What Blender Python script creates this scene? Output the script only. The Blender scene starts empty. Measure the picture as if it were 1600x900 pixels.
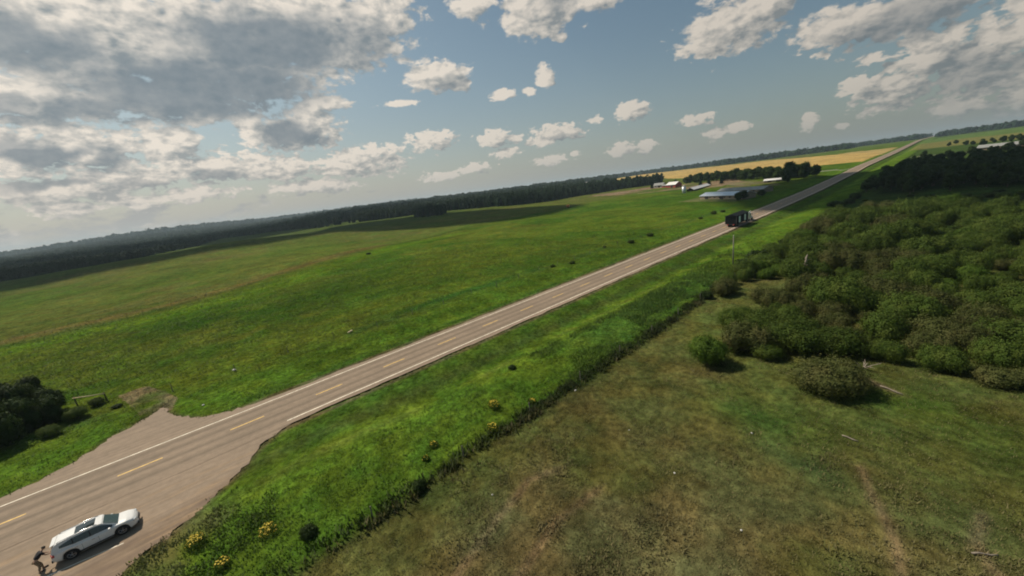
import bpy, bmesh, math, random
import numpy as np
from mathutils import Vector, Matrix
R = math.radians
sc = bpy.context.scene
col = sc.collection

# ------------------------------------------------------------------ camera
F_PX, PITCH, ROLL, YAW, CAM_Z, CAM_X = 599.9, -0.24597, -0.127, 0.85337, 21.628, 50.488
fw = Vector((-math.sin(YAW)*math.cos(PITCH), math.cos(YAW)*math.cos(PITCH), math.sin(PITCH)))
rt = Vector((math.cos(YAW), math.sin(YAW), 0)); up = rt.cross(fw)
Rv = math.cos(ROLL)*rt + math.sin(ROLL)*up
Uv = -math.sin(ROLL)*rt + math.cos(ROLL)*up
cd = bpy.data.cameras.new('camera'); cam = bpy.data.objects.new('camera', cd); col.objects.link(cam)
m = Matrix.Identity(4)
for i in range(3):
    m[i][0] = Rv[i]; m[i][1] = Uv[i]; m[i][2] = -fw[i]
m.translation = Vector((CAM_X, 0, CAM_Z)); cam.matrix_world = m
cd.sensor_width = 36; cd.lens = 36*F_PX/1600; cd.clip_start = 0.5; cd.clip_end = 40000
sc.camera = cam

# ------------------------------------------------------------------ light
SUN_AZ, SUN_EL = math.atan2(-0.96, -0.28), R(50)        # azimuth from +Y towards +X
sv = Vector((math.sin(SUN_AZ)*math.cos(SUN_EL), math.cos(SUN_AZ)*math.cos(SUN_EL), math.sin(SUN_EL)))
sl = bpy.data.lights.new('sun', 'SUN'); so = bpy.data.objects.new('sun', sl); col.objects.link(so)
so.rotation_euler = (-sv).to_track_quat('-Z', 'Y').to_euler(); so.location = sv*300
sl.energy = 4.4; sl.angle = R(0.6); sl.color = (1.0, 0.90, 0.76)
sc.view_settings.view_transform = 'Standard'; sc.view_settings.look = 'None'
sc.view_settings.exposure = 0.06; sc.view_settings.gamma = 1; sc.view_settings.use_curve_mapping = False
sc.render.engine = 'CYCLES'
try:
    sc.cycles.filter_width = 1.9
    sc.cycles.max_bounces = 5; sc.cycles.diffuse_bounces = 2; sc.cycles.glossy_bounces = 2
    sc.cycles.transmission_bounces = 3; sc.cycles.volume_bounces = 0; sc.cycles.transparent_max_bounces = 6
    sc.cycles.use_denoising = True; sc.cycles.denoiser = 'OPENIMAGEDENOISE'
except Exception: pass

# ------------------------------------------------------------------ world: sky texture + cloud field in sky directions
COV= [(-90.6, 19.0, 10.5, 5.0), (-80.3, 18.7, 14.0, 6.3), (-69.4, 20.7, 11.0, 5.1), (-86.1, 13.7, 8.7, 2.7), (-95.1, 13.5, 4.9, 3.6), (-63.3, 21.0, 5.5, 3.4), (-59.9, 22.1, 2.7, 2.9), (-74.4, 10.4, 5.4, 2.7), (-70.1, 13.2, 3.4, 1.0), (-78.5, 11.5, 2.0, 1.5), (-86.2, 9.4, 3.3, 1.8), (-93.1, 9.2, 4.1, 2.3), (-97.1, 8.9, 2.7, 2.4), (-83.4, 6.9, 4.9, 1.7), (-90.6, 6.4, 4.5, 1.4), (-96.6, 5.3, 4.5, 1.1), (-77.1, 6.3, 4.9, 1.6), (-67.4, 6.0, 6.1, 1.8), (-64.7, 7.2, 2.9, 1.0), (-72.7, 3.7, 5.3, 1.0), (-95.4, 3.7, 2.6, 0.8), (-86.0, 4.0, 4.6, 0.8), (-55.1, 15.7, 4.4, 1.8), (-52.3, 14.5, 1.6, 0.9), (-57.7, 8.0, 3.2, 1.2), (-48.9, 7.3, 2.3, 1.1), (-46.0, 6.9, 1.1, 0.7), (-39.8, 6.9, 3.1, 1.3), (-42.0, 6.0, 2.2, 0.6), (-30.4, 8.2, 2.2, 1.1), (-34.4, 7.8, 0.8, 0.6), (-40.9, 13.8, 1.4, 1.3), (-43.1, 12.5, 1.0, 0.5), (-46.8, 12.6, 1.5, 0.7), (-41.2, 21.0, 5.1, 2.9), (-49.4, 22.6, 3.2, 1.2), (-33.7, 20.7, 3.0, 1.1), (-38.2, 17.8, 0.7, 0.5), (-18.8, 14.8, 5.1, 2.7), (-15.1, 15.7, 2.9, 2.0), (-7.7, 11.8, 4.9, 2.0), (-2.9, 11.4, 3.7, 2.3), (-4.3, 4.9, 3.3, 2.1), (-2.1, 7.4, 3.1, 2.4), (-7.2, 6.1, 1.3, 0.9), (-6.2, 8.4, 1.2, 0.6), (1.1, 5.8, 3.3, 3.5), (3.2, 7.6, 2.0, 2.3), (3.5, 3.6, 1.7, 2.6), (0.4, 2.5, 2.3, 0.9), (-22.1, 5.8, 2.0, 0.7), (-20.0, 3.8, 1.4, 0.8), (-17.7, 4.0, 1.3, 0.6), (-31.2, 3.6, 1.8, 1.0), (-28.3, 3.6, 1.4, 0.8), (-11.0, 3.4, 0.8, 0.9), (-8.0, 2.4, 0.7, 0.3), (-60.7, 12.8, 2.3, 0.4), (-47.4, 5.3, 2.0, 0.6), (-37.6, 3.9, 1.0, 0.4), (-52.1, 3.8, 2.3, 0.7), (-56.8, 3.2, 2.7, 0.6), (-40.8, 3.5, 2.2, 0.7)]
DARK= [(-81.4, 14.8, 12.2, 3.7, 0.95), (-74.5, 19.3, 10.2, 3.6, 0.8), (-93.5, 17.6, 5.0, 2.4, 0.75), (-90.8, 12.4, 4.8, 1.6, 0.7), (-74.8, 9.9, 3.0, 2.4, 0.85), (-96.4, 12.6, 1.9, 1.0, 0.6), (-96.0, 8.9, 3.0, 1.2, 0.85), (-96.4, 6.1, 3.7, 0.8, 0.7), (-91.9, 7.7, 1.9, 1.3, 0.6), (-83.1, 5.8, 2.5, 0.8, 0.6), (-96.9, 9.7, 2.3, 1.0, 0.6), (-53.9, 14.8, 3.0, 0.7, 0.5), (-39.2, 6.2, 2.2, 0.6, 0.45), (-5.0, 10.8, 4.9, 1.2, 0.5), (0.1, 5.0, 3.1, 2.2, 0.45), (-2.5, 11.3, 3.7, 2.1, 0.45), (-39.3, 21.5, 2.4, 1.2, 0.25), (-64.5, 19.4, 4.7, 2.9, 0.5), (-88.9, 5.3, 3.2, 0.6, 0.5), (-73.7, 8.9, 4.4, 0.7, 0.6)]
w = bpy.data.worlds.new('World'); sc.world = w; w.use_nodes = True
nt = w.node_tree; nt.nodes.clear()
class NG:
    """small helper to write node maths"""
    def __init__(s, t): s.t = t
    def n(s, typ, **k):
        x = s.t.nodes.new(typ)
        for a, b in k.items(): setattr(x, a, b)
        return x
    def put(s, inp, v):
        if isinstance(v, bpy.types.NodeSocket): s.t.links.new(v, inp)
        else: inp.default_value = v
    def M(s, op, a, b=0.0, c=0.0, clamp=False):
        x = s.n('ShaderNodeMath', operation=op); x.use_clamp = clamp
        s.put(x.inputs[0], a); s.put(x.inputs[1], b); s.put(x.inputs[2], c); return x.outputs[0]
    def V(s, op, a, b=(0, 0, 0), c=(0, 0, 0)):
        x = s.n('ShaderNodeVectorMath', operation=op)
        s.put(x.inputs[0], a); s.put(x.inputs[1], b)
        if op == 'MULTIPLY_ADD': s.put(x.inputs[2], c)
        return x.outputs[1] if op in ('LENGTH', 'DOT_PRODUCT', 'DISTANCE') else x.outputs[0]
    def mix(s, f, a, b, mode='MIX'):
        x = s.n('ShaderNodeMix', data_type='RGBA', blend_type=mode)
        s.put(x.inputs[0], f)
        for i, v in ((6, a), (7, b)):
            s.put(x.inputs[i], v if isinstance(v, bpy.types.NodeSocket) else (*v, 1))
        return x.outputs[2]
    def ss(s, v, a, b, lo=0.0, hi=1.0):
        x = s.n('ShaderNodeMapRange', interpolation_type='SMOOTHSTEP')
        for i, q in enumerate((v, a, b, lo, hi)): s.put(x.inputs[i], q)
        return x.outputs[0]
    def noise(s, vec, scale, detail=4, rough=.5, dist=0.0):
        x = s.n('ShaderNodeTexNoise'); s.put(x.inputs['Vector'], vec)
        x.inputs['Scale'].default_value = scale; x.inputs['Detail'].default_value = detail
        x.inputs['Roughness'].default_value = rough; x.inputs['Distortion'].default_value = dist
        return x.outputs[0]
    def vor(s, vec, scale, detail=0, rough=.5, smooth=.3):
        x = s.n('ShaderNodeTexVoronoi', feature='SMOOTH_F1'); s.put(x.inputs['Vector'], vec)
        x.inputs['Scale'].default_value = scale; x.inputs['Smoothness'].default_value = smooth
        x.inputs['Detail'].default_value = detail; x.inputs['Roughness'].default_value = rough
        return x.outputs['Distance']
g = NG(nt)
tc = g.n('ShaderNodeTexCoord').outputs['Generated']
sep = g.n('ShaderNodeSeparateXYZ'); nt.links.new(tc, sep.inputs[0])
X, Y, Z = sep.outputs
az = g.M('MULTIPLY', g.M('ARCTAN2', X, Y), 57.29578)
el = g.M('MULTIPLY', g.M('ARCSINE', Z), 57.29578)
cmb = g.n('ShaderNodeCombineXYZ'); g.put(cmb.inputs[0], az); g.put(cmb.inputs[1], el)
UV = cmb.outputs[0]
def blobs(g, uv, L, k=.25, dark=False):
    out = None
    for b in L:
        a, e, ra, re = b[:4]
        l = g.V('LENGTH', g.V('MULTIPLY_ADD', uv, (1/ra, 1/re, 0), (-a/ra, -e/re, 0)))
        if dark:
            v = g.ss(l, .5, 1.3, min(1, b[4]*1.2), 0.0)
            out = v if out is None else g.M('MAXIMUM', out, v)
        else:
            out = l if out is None else g.M('SMOOTH_MIN', out, l, k)
    return out
def billow(g, uv):
    # cumulus relief: puffs that get smaller and flatter towards the horizon
    s = g.V('MULTIPLY', uv, (1, 1.7, 1))
    wv = g.n('ShaderNodeTexNoise'); g.put(wv.inputs['Vector'], s); wv.inputs['Scale'].default_value = .22; wv.inputs['Detail'].default_value = 3
    s2 = g.V('MULTIPLY_ADD', wv.outputs['Color'], (2.0, 2.0, 0), s)
    a = g.noise(s2, .30, 9, .57)
    b = g.vor(s2, .46, 3, .5, .5)
    c = g.M('MULTIPLY', g.M('SUBTRACT', g.noise(s2, 1.0, 5, .58), .5), g.ss(el, 5, 16, 2.1, .62))
    return g.M('ADD', g.M('ADD', g.M('MULTIPLY', a, 1.0), g.M('MULTIPLY', g.M('SUBTRACT', .55, b), .55)), c)
BC = .25
def field(g, uv):
    l = blobs(g, uv, COV)
    # a low belt of small cumulus all round the sky, thicker on the sun's side
    return g.M('ADD', g.M('MULTIPLY', g.M('SUBTRACT', 1.08, l), 1.3), g.M('MULTIPLY', g.M('SUBTRACT', billow(g, uv), BC), 1.6)), l
Fa, La = field(g, UV)
UV2 = g.V('ADD', UV, (-1.3, 1.0, 0))
Fb = g.M('ADD', g.M('MULTIPLY', g.M('SUBTRACT', 1.08, blobs(g, UV2, COV)), 1.3), g.M('MULTIPLY', g.M('SUBTRACT', billow(g, UV2), BC), 1.6))
# generic small clouds outside the listed ones
gb = g.noise(g.V('MULTIPLY', UV, (1, 2.2, 1)), .16, 8, .6)
gen = g.M('SUBTRACT', g.M('MULTIPLY', gb, 4.0), g.ss(az, -95, -50, 1.95, 2.7))
Ft = g.M('SMOOTH_MAX', Fa, g.M('SUBTRACT', gen, g.ss(el, 7, 13, 0.0, .9)), .2)
dens = g.ss(Ft, -.05, .42)
thick = g.ss(Ft, .1, 1.1)
fine = g.M('SUBTRACT', g.noise(g.V('MULTIPLY', UV, (1, 1.6, 1)), .75, 5, .5), g.noise(g.V('MULTIPLY', g.V('ADD', UV, (-.45, .4, 0)), (1, 1.6, 1)), .75, 5, .5))
rel = g.M('ADD', g.M('MULTIPLY', g.M('SUBTRACT', Fa, Fb), .62), g.M('MULTIPLY', fine, 1.25))
dn = g.n('ShaderNodeTexNoise'); g.put(dn.inputs['Vector'], UV); dn.inputs['Scale'].default_value = .3; dn.inputs['Detail'].default_value = 5
dk = blobs(g, g.V('MULTIPLY_ADD', dn.outputs['Color'], (6, 4, 0), g.V('ADD', UV, (-3, -2, 0))), DARK, dark=True)
nz = g.noise(UV, .35, 6, .6)
dk = g.M('MULTIPLY', dk, g.ss(nz, .2, .55, .88, 1.1))
lit = g.M('ADD', g.M('ADD', .60, rel), g.M('MULTIPLY', thick, -.10), clamp=True)
cl = g.mix(lit, (2.7, 2.95, 3.0), (8.0, 7.2, 6.2))
cl = g.mix(g.M('MULTIPLY', dk, .95, clamp=True), cl, g.mix(g.M('ADD', g.M('MULTIPLY', rel, .45), g.ss(nz, .3, .7, .1, .7), clamp=True), (1.55, 1.95, 2.25), (2.6, 2.85, 3.0)))
sky = g.n('ShaderNodeTexSky', sky_type='NISHITA'); sky.sun_disc = False
sky.sun_elevation = SUN_EL; sky.sun_rotation = SUN_AZ % (2*math.pi); sky.altitude = 600; sky.dust_density = 2.5; sky.air_density = 1.0
skyc = g.V('MULTIPLY', sky.outputs[0], (.72, .80, .70))
hz = g.ss(az, -100, 5, 0.0, 1.0)
hazec = g.mix(hz, (5.3, 4.75, 4.3), (2.3, 2.38, 2.15))
hf = g.M('POWER', 2.718, g.M('MULTIPLY', g.M('MAXIMUM', el, 0.0), -1/8.0))
skyc = g.mix(g.M('MULTIPLY', hf, .97), skyc, hazec)
cl = g.mix(g.M('MULTIPLY', g.M('POWER', 2.718, g.M('MULTIPLY', g.M('MAXIMUM', el, 0.0), -1/4.0)), .8), cl, hazec)
# clouds seen away from the sun are less bright
cl = g.V('SCALE', cl); cl.node.inputs['Scale'].default_value = 1.0
g.put(cl.node.inputs['Scale'], g.ss(az, -95, 5, 1.08, .76))
above = g.ss(el, -.5, 1.0)
finalc = g.mix(g.M('MULTIPLY', g.M('MULTIPLY', dens, above), .94), skyc, cl)
bg = g.n('ShaderNodeBackground'); g.put(bg.inputs[0], finalc); bg.inputs[1].default_value = 0.1
wo = g.n('ShaderNodeOutputWorld'); nt.links.new(bg.outputs[0], wo.inputs[0])
try: w.cycles.sampling_method = 'MANUAL'; w.cycles.sample_map_resolution = 512
except Exception: pass

# ------------------------------------------------------------------ numpy helpers
CX, CY = CAM_X, 0.0
def smooth(a, b, x):
    t = np.clip((np.asarray(x, float)-a)/(b-a), 0, 1); return t*t*(3-2*t)
def vnoise(x, y, seed=0):
    """value noise, 0..1"""
    xi = np.floor(x); yi = np.floor(y); fx = x-xi; fy = y-yi
    fx = fx*fx*(3-2*fx); fy = fy*fy*(3-2*fy)
    def h(a, b):
        v = np.sin(a*127.1+b*311.7+seed*74.7)*43758.5453; return v-np.floor(v)
    return (h(xi, yi)*(1-fx)+h(xi+1, yi)*fx)*(1-fy)+(h(xi, yi+1)*(1-fx)+h(xi+1, yi+1)*fx)*fy
def fbm(x, y, sc_, oct=4, seed=0):
    x = np.asarray(x, float)/sc_; y = np.asarray(y, float)/sc_; o = 0; a = .5; t = 0
    for i in range(oct):
        o = o+a*vnoise(x*2**i+i*17.3, y*2**i-i*9.1, seed+i); t += a; a *= .5
    return o/t
PR = np.array([0, 200, 280, 420, 460, 750, 1450, 3150, 9000.]); PZ = np.array([0, 0, .3, 2.6, 4.0, 7.0, 17.5, 25, 25.])
def prof(r): return (np.interp(r-25, PR, PZ)+2*np.interp(r, PR, PZ)+np.interp(r+25, PR, PZ))/4
BUMPS = [(-345, 46, 42, 75, 6.0, -.1), (-150, 40, 60, 35, 1.2, .2), (-230, 170, 60, 40, 1.6, .4), (-90, 90, 50, 30, .9, .3), (-430, -40, 120, 60, 3.5, .8), (-120, 200, 60, 35, 1.2, .3)]
HILLS = [(-3300, 60, 800, 380, 32), (-4200, 900, 900, 700, 8)]
def H0(x, y):
    r = np.hypot(x, y); z = prof(r)*(1-.8*smooth(-66, -84, np.degrees(np.arctan2(x-CX, y)))*smooth(200, 420, np.hypot(x, y)))
    for cx, cy, sx, sy, h, a in BUMPS:
        dx, dy = x-cx, y-cy; c, s = math.cos(a), math.sin(a); u = (c*dx+s*dy)/sx; v = (-s*dx+c*dy)/sy
        z = z+h*np.exp(-.5*(u*u+v*v))
    for cx, cy, sx, sy, h in HILLS: z = z+h*np.exp(-.5*(((x-cx)/sx)**2+((y-cy)/sy)**2))
    return z
def inpoly(x, y, P):
    x = np.asarray(x, float); y = np.asarray(y, float); c = np.zeros(np.broadcast(x, y).shape, bool)
    n = len(P)
    for i in range(n):
        x1, y1 = P[i]; x2, y2 = P[(i+1) % n]
        k = ((y1 > y) != (y2 > y)) & (x < (x2-x1)*(y-y1)/((y2-y1) or 1e-9)+x1); c ^= k
    return c
TURN = [(4.2, 7.2), (4.7, 5.6), (5.3, 4.0), (6.6, 2.5), (8.4, .8), (10.4, -.7), (11.7, -2.1), (12.8, -3.4), (14.1, -5.2), (14.9, -7.0), (16.5, -8.2), (24, -9.6), (48, -10.2), (48, -30), (18, -31), (9, -38), (4.2, -60)]
DRIVE = [(-4.2, 6), (-4.8, 3.7), (-5.8, -.2), (-7.2, -1.9), (-9, -3), (-11, -4.1), (-13, -4.6), (-16.1, -4.8), (-14.8, -5.8), (-13.7, -6.7), (-12.8, -7.9), (-10.7, -10.3), (-7.5, -12.5), (-6.3, -14.5), (-5.8, -16.8), (-5.2, -24), (-4.2, -34)]
TRACK = [(-13, -4.2), (-17, -3.6), (-22, -4.8), (-27, -7), (-27, -10), (-21, -8.5), (-15, -7.4)]
def H(x, y):
    x = np.asarray(x, float); y = np.asarray(y, float)
    z = H0(x, y); r = np.hypot(x-CX, y-CY)
    # road ditches, left out where the turnout and the driveway cross them
    okR = smooth(6, 20, y)+smooth(-48, -62, y); okL = smooth(2, 16, y)+smooth(-20, -34, y)
    far = smooth(1400, 700, r)
    z = z-okR*far*1.0*np.exp(-((x-11.5)/3.4)**2)-okL*far*.75*np.exp(-((x+11.0)/3.0)**2)
    z = z+okR*far*.35*np.exp(-((x-19)/3.0)**2)
    off = smooth(6, 13, np.abs(x))
    inside = inpoly(x, y, TURN) | inpoly(x, y, DRIVE)
    z = z+off*smooth(400, 150, r)*np.where(inside, 0, 1)*((fbm(x, y, 7, 3, 3)-.5)*.7+(fbm(x, y, 1.6, 3, 8)-.5)*.22)*1.0
    z = z+off*(fbm(x, y, 60, 3, 5)-.5)*3.2*smooth(60, 200, r)*smooth(12, 60, np.abs(x))
    return z
def road_z(y): return prof(np.abs(np.asarray(y, float)))+0.02+np.abs(y)*0.0006
def hz(x, y): return float(H(np.array([x]), np.array([y]))[0])

def tag(o, label=None, cat=None, group=None, kind=None):
    for k, v in (('label', label), ('category', cat), ('group', group), ('kind', kind)):
        if v: o[k] = v
    return o
def link(name, me, parent=None, loc=None):
    o = bpy.data.objects.new(name, me); col.objects.link(o)
    if parent: o.parent = parent
    if loc is not None: o.location = loc
    return o
def empty(name, loc, rz=0, label=None, cat=None, group=None):
    o = bpy.data.objects.new(name, None); col.objects.link(o); o.location = loc; o.rotation_euler = (0, 0, rz)
    o.empty_display_size = .3
    return tag(o, label, cat, group)
def copy_tree(o, parent=None):
    c = o.copy(); col.objects.link(c)
    if parent: c.parent = parent
    for ch in list(o.children): copy_tree(ch, c)
    return c
def np_mesh(name, V, Fq, mat, shade=False, colors=None):
    """V (n,3); Fq (m,k) all faces with k corners, or a list of such arrays"""
    if not isinstance(Fq, list): Fq = [Fq]
    me = bpy.data.meshes.new(name); V = np.asarray(V, np.float32)
    me.vertices.add(len(V)); me.vertices.foreach_set('co', V.ravel())
    loops = np.concatenate([f.ravel() for f in Fq]).astype(np.int32)
    tot = np.concatenate([np.full(len(f), f.shape[1], np.int32) for f in Fq])
    st = np.concatenate([[0], np.cumsum(tot)[:-1]]).astype(np.int32)
    me.loops.add(len(loops)); me.loops.foreach_set('vertex_index', loops)
    me.polygons.add(len(tot)); me.polygons.foreach_set('loop_start', st); me.polygons.foreach_set('loop_total', tot)
    if colors is not None:
        a = me.color_attributes.new('cover', 'FLOAT_COLOR', 'POINT')
        c = np.ones((len(V), 4), np.float32); c[:, :3] = colors; a.data.foreach_set('color', c.ravel())
    me.update(calc_edges=True)
    me.polygons.foreach_set('use_smooth', np.full(len(tot), shade))
    if mat: me.materials.append(mat)
    return me
class MB:
    """collects simple shapes into one mesh"""
    def __init__(s): s.v = []; s.f = []
    def add(s, V, F):
        n = len(s.v); s.v += [tuple(q) for q in V]; s.f += [tuple(i+n for i in f) for f in F]; return s
    def box(s, c, d, rz=0, taper=1.0, rx=0, ry=0):
        V = []
        M_ = Matrix.Rotation(rz, 3, 'Z') @ Matrix.Rotation(ry, 3, 'Y') @ Matrix.Rotation(rx, 3, 'X')
        for sz in (-.5, .5):
            k = taper if sz > 0 else 1
            for sx, sy in ((-.5, -.5), (.5, -.5), (.5, .5), (-.5, .5)):
                V.append(M_ @ Vector((sx*d[0]*k, sy*d[1]*k, sz*d[2]))+Vector(c))
        return s.add(V, [(0, 3, 2, 1), (4, 5, 6, 7), (0, 1, 5, 4), (1, 2, 6, 5), (2, 3, 7, 6), (3, 0, 4, 7)])
    def tube(s, pts, rad, n=8, cap=True):
        pts = [Vector(q) for q in pts]; rad = rad if isinstance(rad, (list, tuple)) else [rad]*len(pts)
        V = []; F = []
        for i, q in enumerate(pts):
            d = (pts[min(i+1, len(pts)-1)]-pts[max(i-1, 0)]).normalized()
            a = d.orthogonal().normalized() if i == 0 else (a-a.dot(d)*d).normalized()
            b = d.cross(a)
            for k in range(n):
                t = 2*math.pi*k/n; V.append(q+rad[i]*(math.cos(t)*a+math.sin(t)*b))
        for i in range(len(pts)-1):
            for k in range(n): F.append((i*n+k, i*n+(k+1) % n, (i+1)*n+(k+1) % n, (i+1)*n+k))
        if cap: F.append(tuple(range(n-1, -1, -1))); F.append(tuple((len(pts)-1)*n+k for k in range(n)))
        return s.add(V, F)
    def loft(s, rings, closed=True, cap=True):
        n = len(rings[0]); V = [q for r_ in rings for q in r_]; F = []
        for i in range(len(rings)-1):
            for k in range(n if closed else n-1): F.append((i*n+k, i*n+(k+1) % n, (i+1)*n+(k+1) % n, (i+1)*n+k))
        if cap: F.append(tuple(range(n-1, -1, -1))); F.append(tuple((len(rings)-1)*n+k for k in range(n)))
        return s.add(V, F)
    def prism(s, poly, z0, z1):
        n = len(poly)
        return s.add([(x, y, z0) for x, y in poly]+[(x, y, z1) for x, y in poly], [tuple(range(n-1, -1, -1)), tuple(range(n, 2*n))]+[(i, (i+1) % n, n+(i+1) % n, n+i) for i in range(n)])
    def build(s, name, mat, parent=None, smooth=False, bevel=0, loc=None):
        me = bpy.data.meshes.new(name); me.from_pydata(s.v, [], s.f)
        bm = bmesh.new(); bm.from_mesh(me); bmesh.ops.recalc_face_normals(bm, faces=bm.faces)
        if bevel: bmesh.ops.bevel(bm, geom=list(bm.edges), offset=bevel, segments=2, affect='EDGES', profile=.6)
        bm.to_mesh(me); bm.free()
        if smooth: me.polygons.foreach_set('use_smooth', [True]*len(me.polygons))
        me.materials.append(mat); me.update()
        return link(name, me, parent, loc)

# ------------------------------------------------------------------ materials
def mat(name, c, rough=.6, metal=0, spec=.5, var=.12, vs=3.0, bump=0, alpha=None, emit=None):
    m = bpy.data.materials.new(name); m.use_nodes = True; g = NG(m.node_tree); b = m.node_tree.nodes['Principled BSDF']
    t = g.n('ShaderNodeTexCoord').outputs['Object']
    n = g.noise(t, vs, 5, .6)
    k = g.ss(n, .25, .75, 1-var, 1+var)
    cc = g.V('SCALE', tuple(c)); g.put(cc.node.inputs['Scale'], k)
    g.put(b.inputs['Base Color'], cc); b.inputs['Roughness'].default_value = rough; b.inputs['Metallic'].default_value = metal
    b.inputs['Specular IOR Level'].default_value = spec
    if bump:
        bp = g.n('ShaderNodeBump'); bp.inputs['Strength'].default_value = bump; bp.inputs['Distance'].default_value = .02
        g.put(bp.inputs['Height'], n); g.put(b.inputs['Normal'], bp.outputs[0])
    return m
def foliage_mat(name, c1, c2, sc_=1.2, objvar=.25, trans=.22):
    m = bpy.data.materials.new(name); m.use_nodes = True; g = NG(m.node_tree); b = m.node_tree.nodes['Principled BSDF']
    t = g.n('ShaderNodeTexCoord').outputs['Object']
    n = g.noise(t, sc_, 3, .6); c = g.mix(g.ss(n, .35, .65), c1, c2)
    n2 = g.noise(t, 9.0, 2, .6); oi = g.n('ShaderNodeObjectInfo').outputs['Random']
    k = g.M('MULTIPLY', g.ss(n2, .25, .75, .88, 1.12), g.M('ADD', 1-objvar/2, g.M('MULTIPLY', oi, objvar)))
    cc = g.V('SCALE', c); g.put(cc.node.inputs['Scale'], k)
    g.put(b.inputs['Base Color'], cc); b.inputs['Roughness'].default_value = .65; b.inputs['Specular IOR Level'].default_value = .06
    tr = g.n('ShaderNodeBsdfTranslucent'); g.put(tr.inputs[0], g.mix(.5, cc, (.12, .16, .02)))
    mx = g.n('ShaderNodeMixShader'); mx.inputs[0].default_value = trans
    g.t.links.new(b.outputs[0], mx.inputs[1]); g.t.links.new(tr.outputs[0], mx.inputs[2])
    g.t.links.new(mx.outputs[0], g.t.nodes['Material Output'].inputs[0])
    return m
M_ = {}
M_['willow'] = foliage_mat('willow_leaves', (.052, .086, .014), (.090, .120, .022), .5, .45)
M_['willow_brown'] = foliage_mat('brownish_willow_leaves', (.066, .078, .022), (.098, .096, .032), .5, .3)
M_['willow_fresh'] = foliage_mat('fresh_leaves', (.055, .102, .013), (.088, .140, .020), .6, .3)
M_['dark'] = foliage_mat('dark_leaves', (.022, .040, .010), (.042, .066, .018), .3, .35, .12)
M_['farm'] = foliage_mat('farm_tree_leaves', (.022, .044, .010), (.040, .068, .016), .3, .4, .15)
M_['spruce'] = foliage_mat('spruce_needles', (.012, .026, .012), (.022, .040, .018), .5, .3, .05)
M_['bark'] = mat('bark', (.10, .08, .06), .9, spec=.1, var=.35, bump=.5)
M_['deadwood'] = mat('bleached_wood', (.25, .21, .165), .85, spec=.1, var=.3, bump=.4)

def attr_mat(name, layers, rough=.95, bump=.6, near=True):
    """ground cover: base colour from the cover map, broken up by noise at several sizes"""
    m = bpy.data.materials.new(name); m.use_nodes = True; g = NG(m.node_tree); b = m.node_tree.nodes['Principled BSDF']
    at = g.n('ShaderNodeVertexColor', layer_name='cover').outputs['Color']
    t = g.n('ShaderNodeTexCoord').outputs['Object']; k = None
    for s_, d, lo, hi in layers:
        v = g.ss(g.noise(t, s_, d, .62), .3, .7, lo, hi); k = v if k is None else g.M('MULTIPLY', k, v)
    c = g.V('SCALE', at); g.put(c.node.inputs['Scale'], k)
    # yellowish / bluish drift of the grass
    dr = g.noise(t, .22, 4, .6); c = g.mix(.45, c, g.V('MULTIPLY', c, g.mix(g.ss(dr, .35, .65), (1.35, 1.02, .9), (.72, 1.02, 1.0))))
    g.put(b.inputs['Base Color'], c); b.inputs['Roughness'].default_value = rough; b.inputs['Specular IOR Level'].default_value = 0.0
    if bump:
        h = g.M('ADD', g.noise(t, 1.1, 6, .7), g.M('MULTIPLY', g.noise(t, .22, 3, .6), 2.0))
        bp = g.n('ShaderNodeBump'); bp.inputs['Strength'].default_value = bump; bp.inputs['Distance'].default_value = .9
        g.put(bp.inputs['Height'], h); g.put(b.inputs['Normal'], bp.outputs[0])
    return m

# ------------------------------------------------------------------ ground cover colours
YELLOW = [(-993, 1864), (-700, 1150), (-430, 880), (-212, 640), (-60, 590), (-13, 592), (-14, 720), (-14, 900), (-75, 1014), (-276, 1259), (-482, 1357)]
YELLOW2 = [(-12, 760), (-12, 1060), (-110, 1120), (-75, 1000), (-35, 880)]
GREENFAR = [(12, 1080), (600, 1000), (900, 1500), (300, 1650), (12, 1420)]
STRAW = [(14, 780), (500, 700), (620, 1010), (14, 1080)]
FIELDL = np.array([(-96, -60), (-99.7, -34.6), (-98.1, -18), (-107, 3), (-117, 22), (-137, 51), (-150, 88), (-162, 137), (-170, 200)])
FRONT = [(-420, -130), (-420.5, -94.5), (-417.7, -75), (-415.7, -43), (-530, -2.8), (-612, 29.6), (-880, 93), (-770, 160), (-549, 182.5), (-531, 223), (-475, 278), (-426, 313), (-306, 328), (-276, 378), (-254, 430), (-234, 506), (-216, 527)]
_fa = np.degrees(np.arctan2(np.array(FRONT)[:, 0]-CX, np.array(FRONT)[:, 1])); _fr = np.hypot(np.array(FRONT)[:, 0]-CX, np.array(FRONT)[:, 1])
_o = np.argsort(_fa); _fa = _fa[_o]; _fr = _fr[_o]
def az_r(x, y): return np.degrees(np.arctan2(x-CX, y-CY)), np.hypot(x-CX, y-CY)
def in_forest(x, y):
    a, r = az_r(x, y); fr = np.interp(a, _fa, _fr)
    f = (r > fr) & (a < -32.6)
    f |= (r > fr) & (r < fr+95) & (a < -26.5) & (a >= -32.6)
    f &= ~inpoly(x, y, YELLOW) & ~inpoly(x, y, [(-560, 178), (-535, 225), (-600, 262), (-660, 215)])
    f &= ~((a > -37) & (a < -32.6) & (r > 900) & (r < 1500))
    f |= (r > 1850+350*fbm(x, y, 500, 2, 9)) & (a >= -32.6) & (a < -8)
    f |= (r > 1560) & (a >= -20) & (a < -7) & (x < -50)
    f |= (r > 1700+500*fbm(x, y, 700, 2, 19)) & (a >= -3)
    f |= (r > 2200)
    return f & (np.abs(x) > 22)
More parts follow.
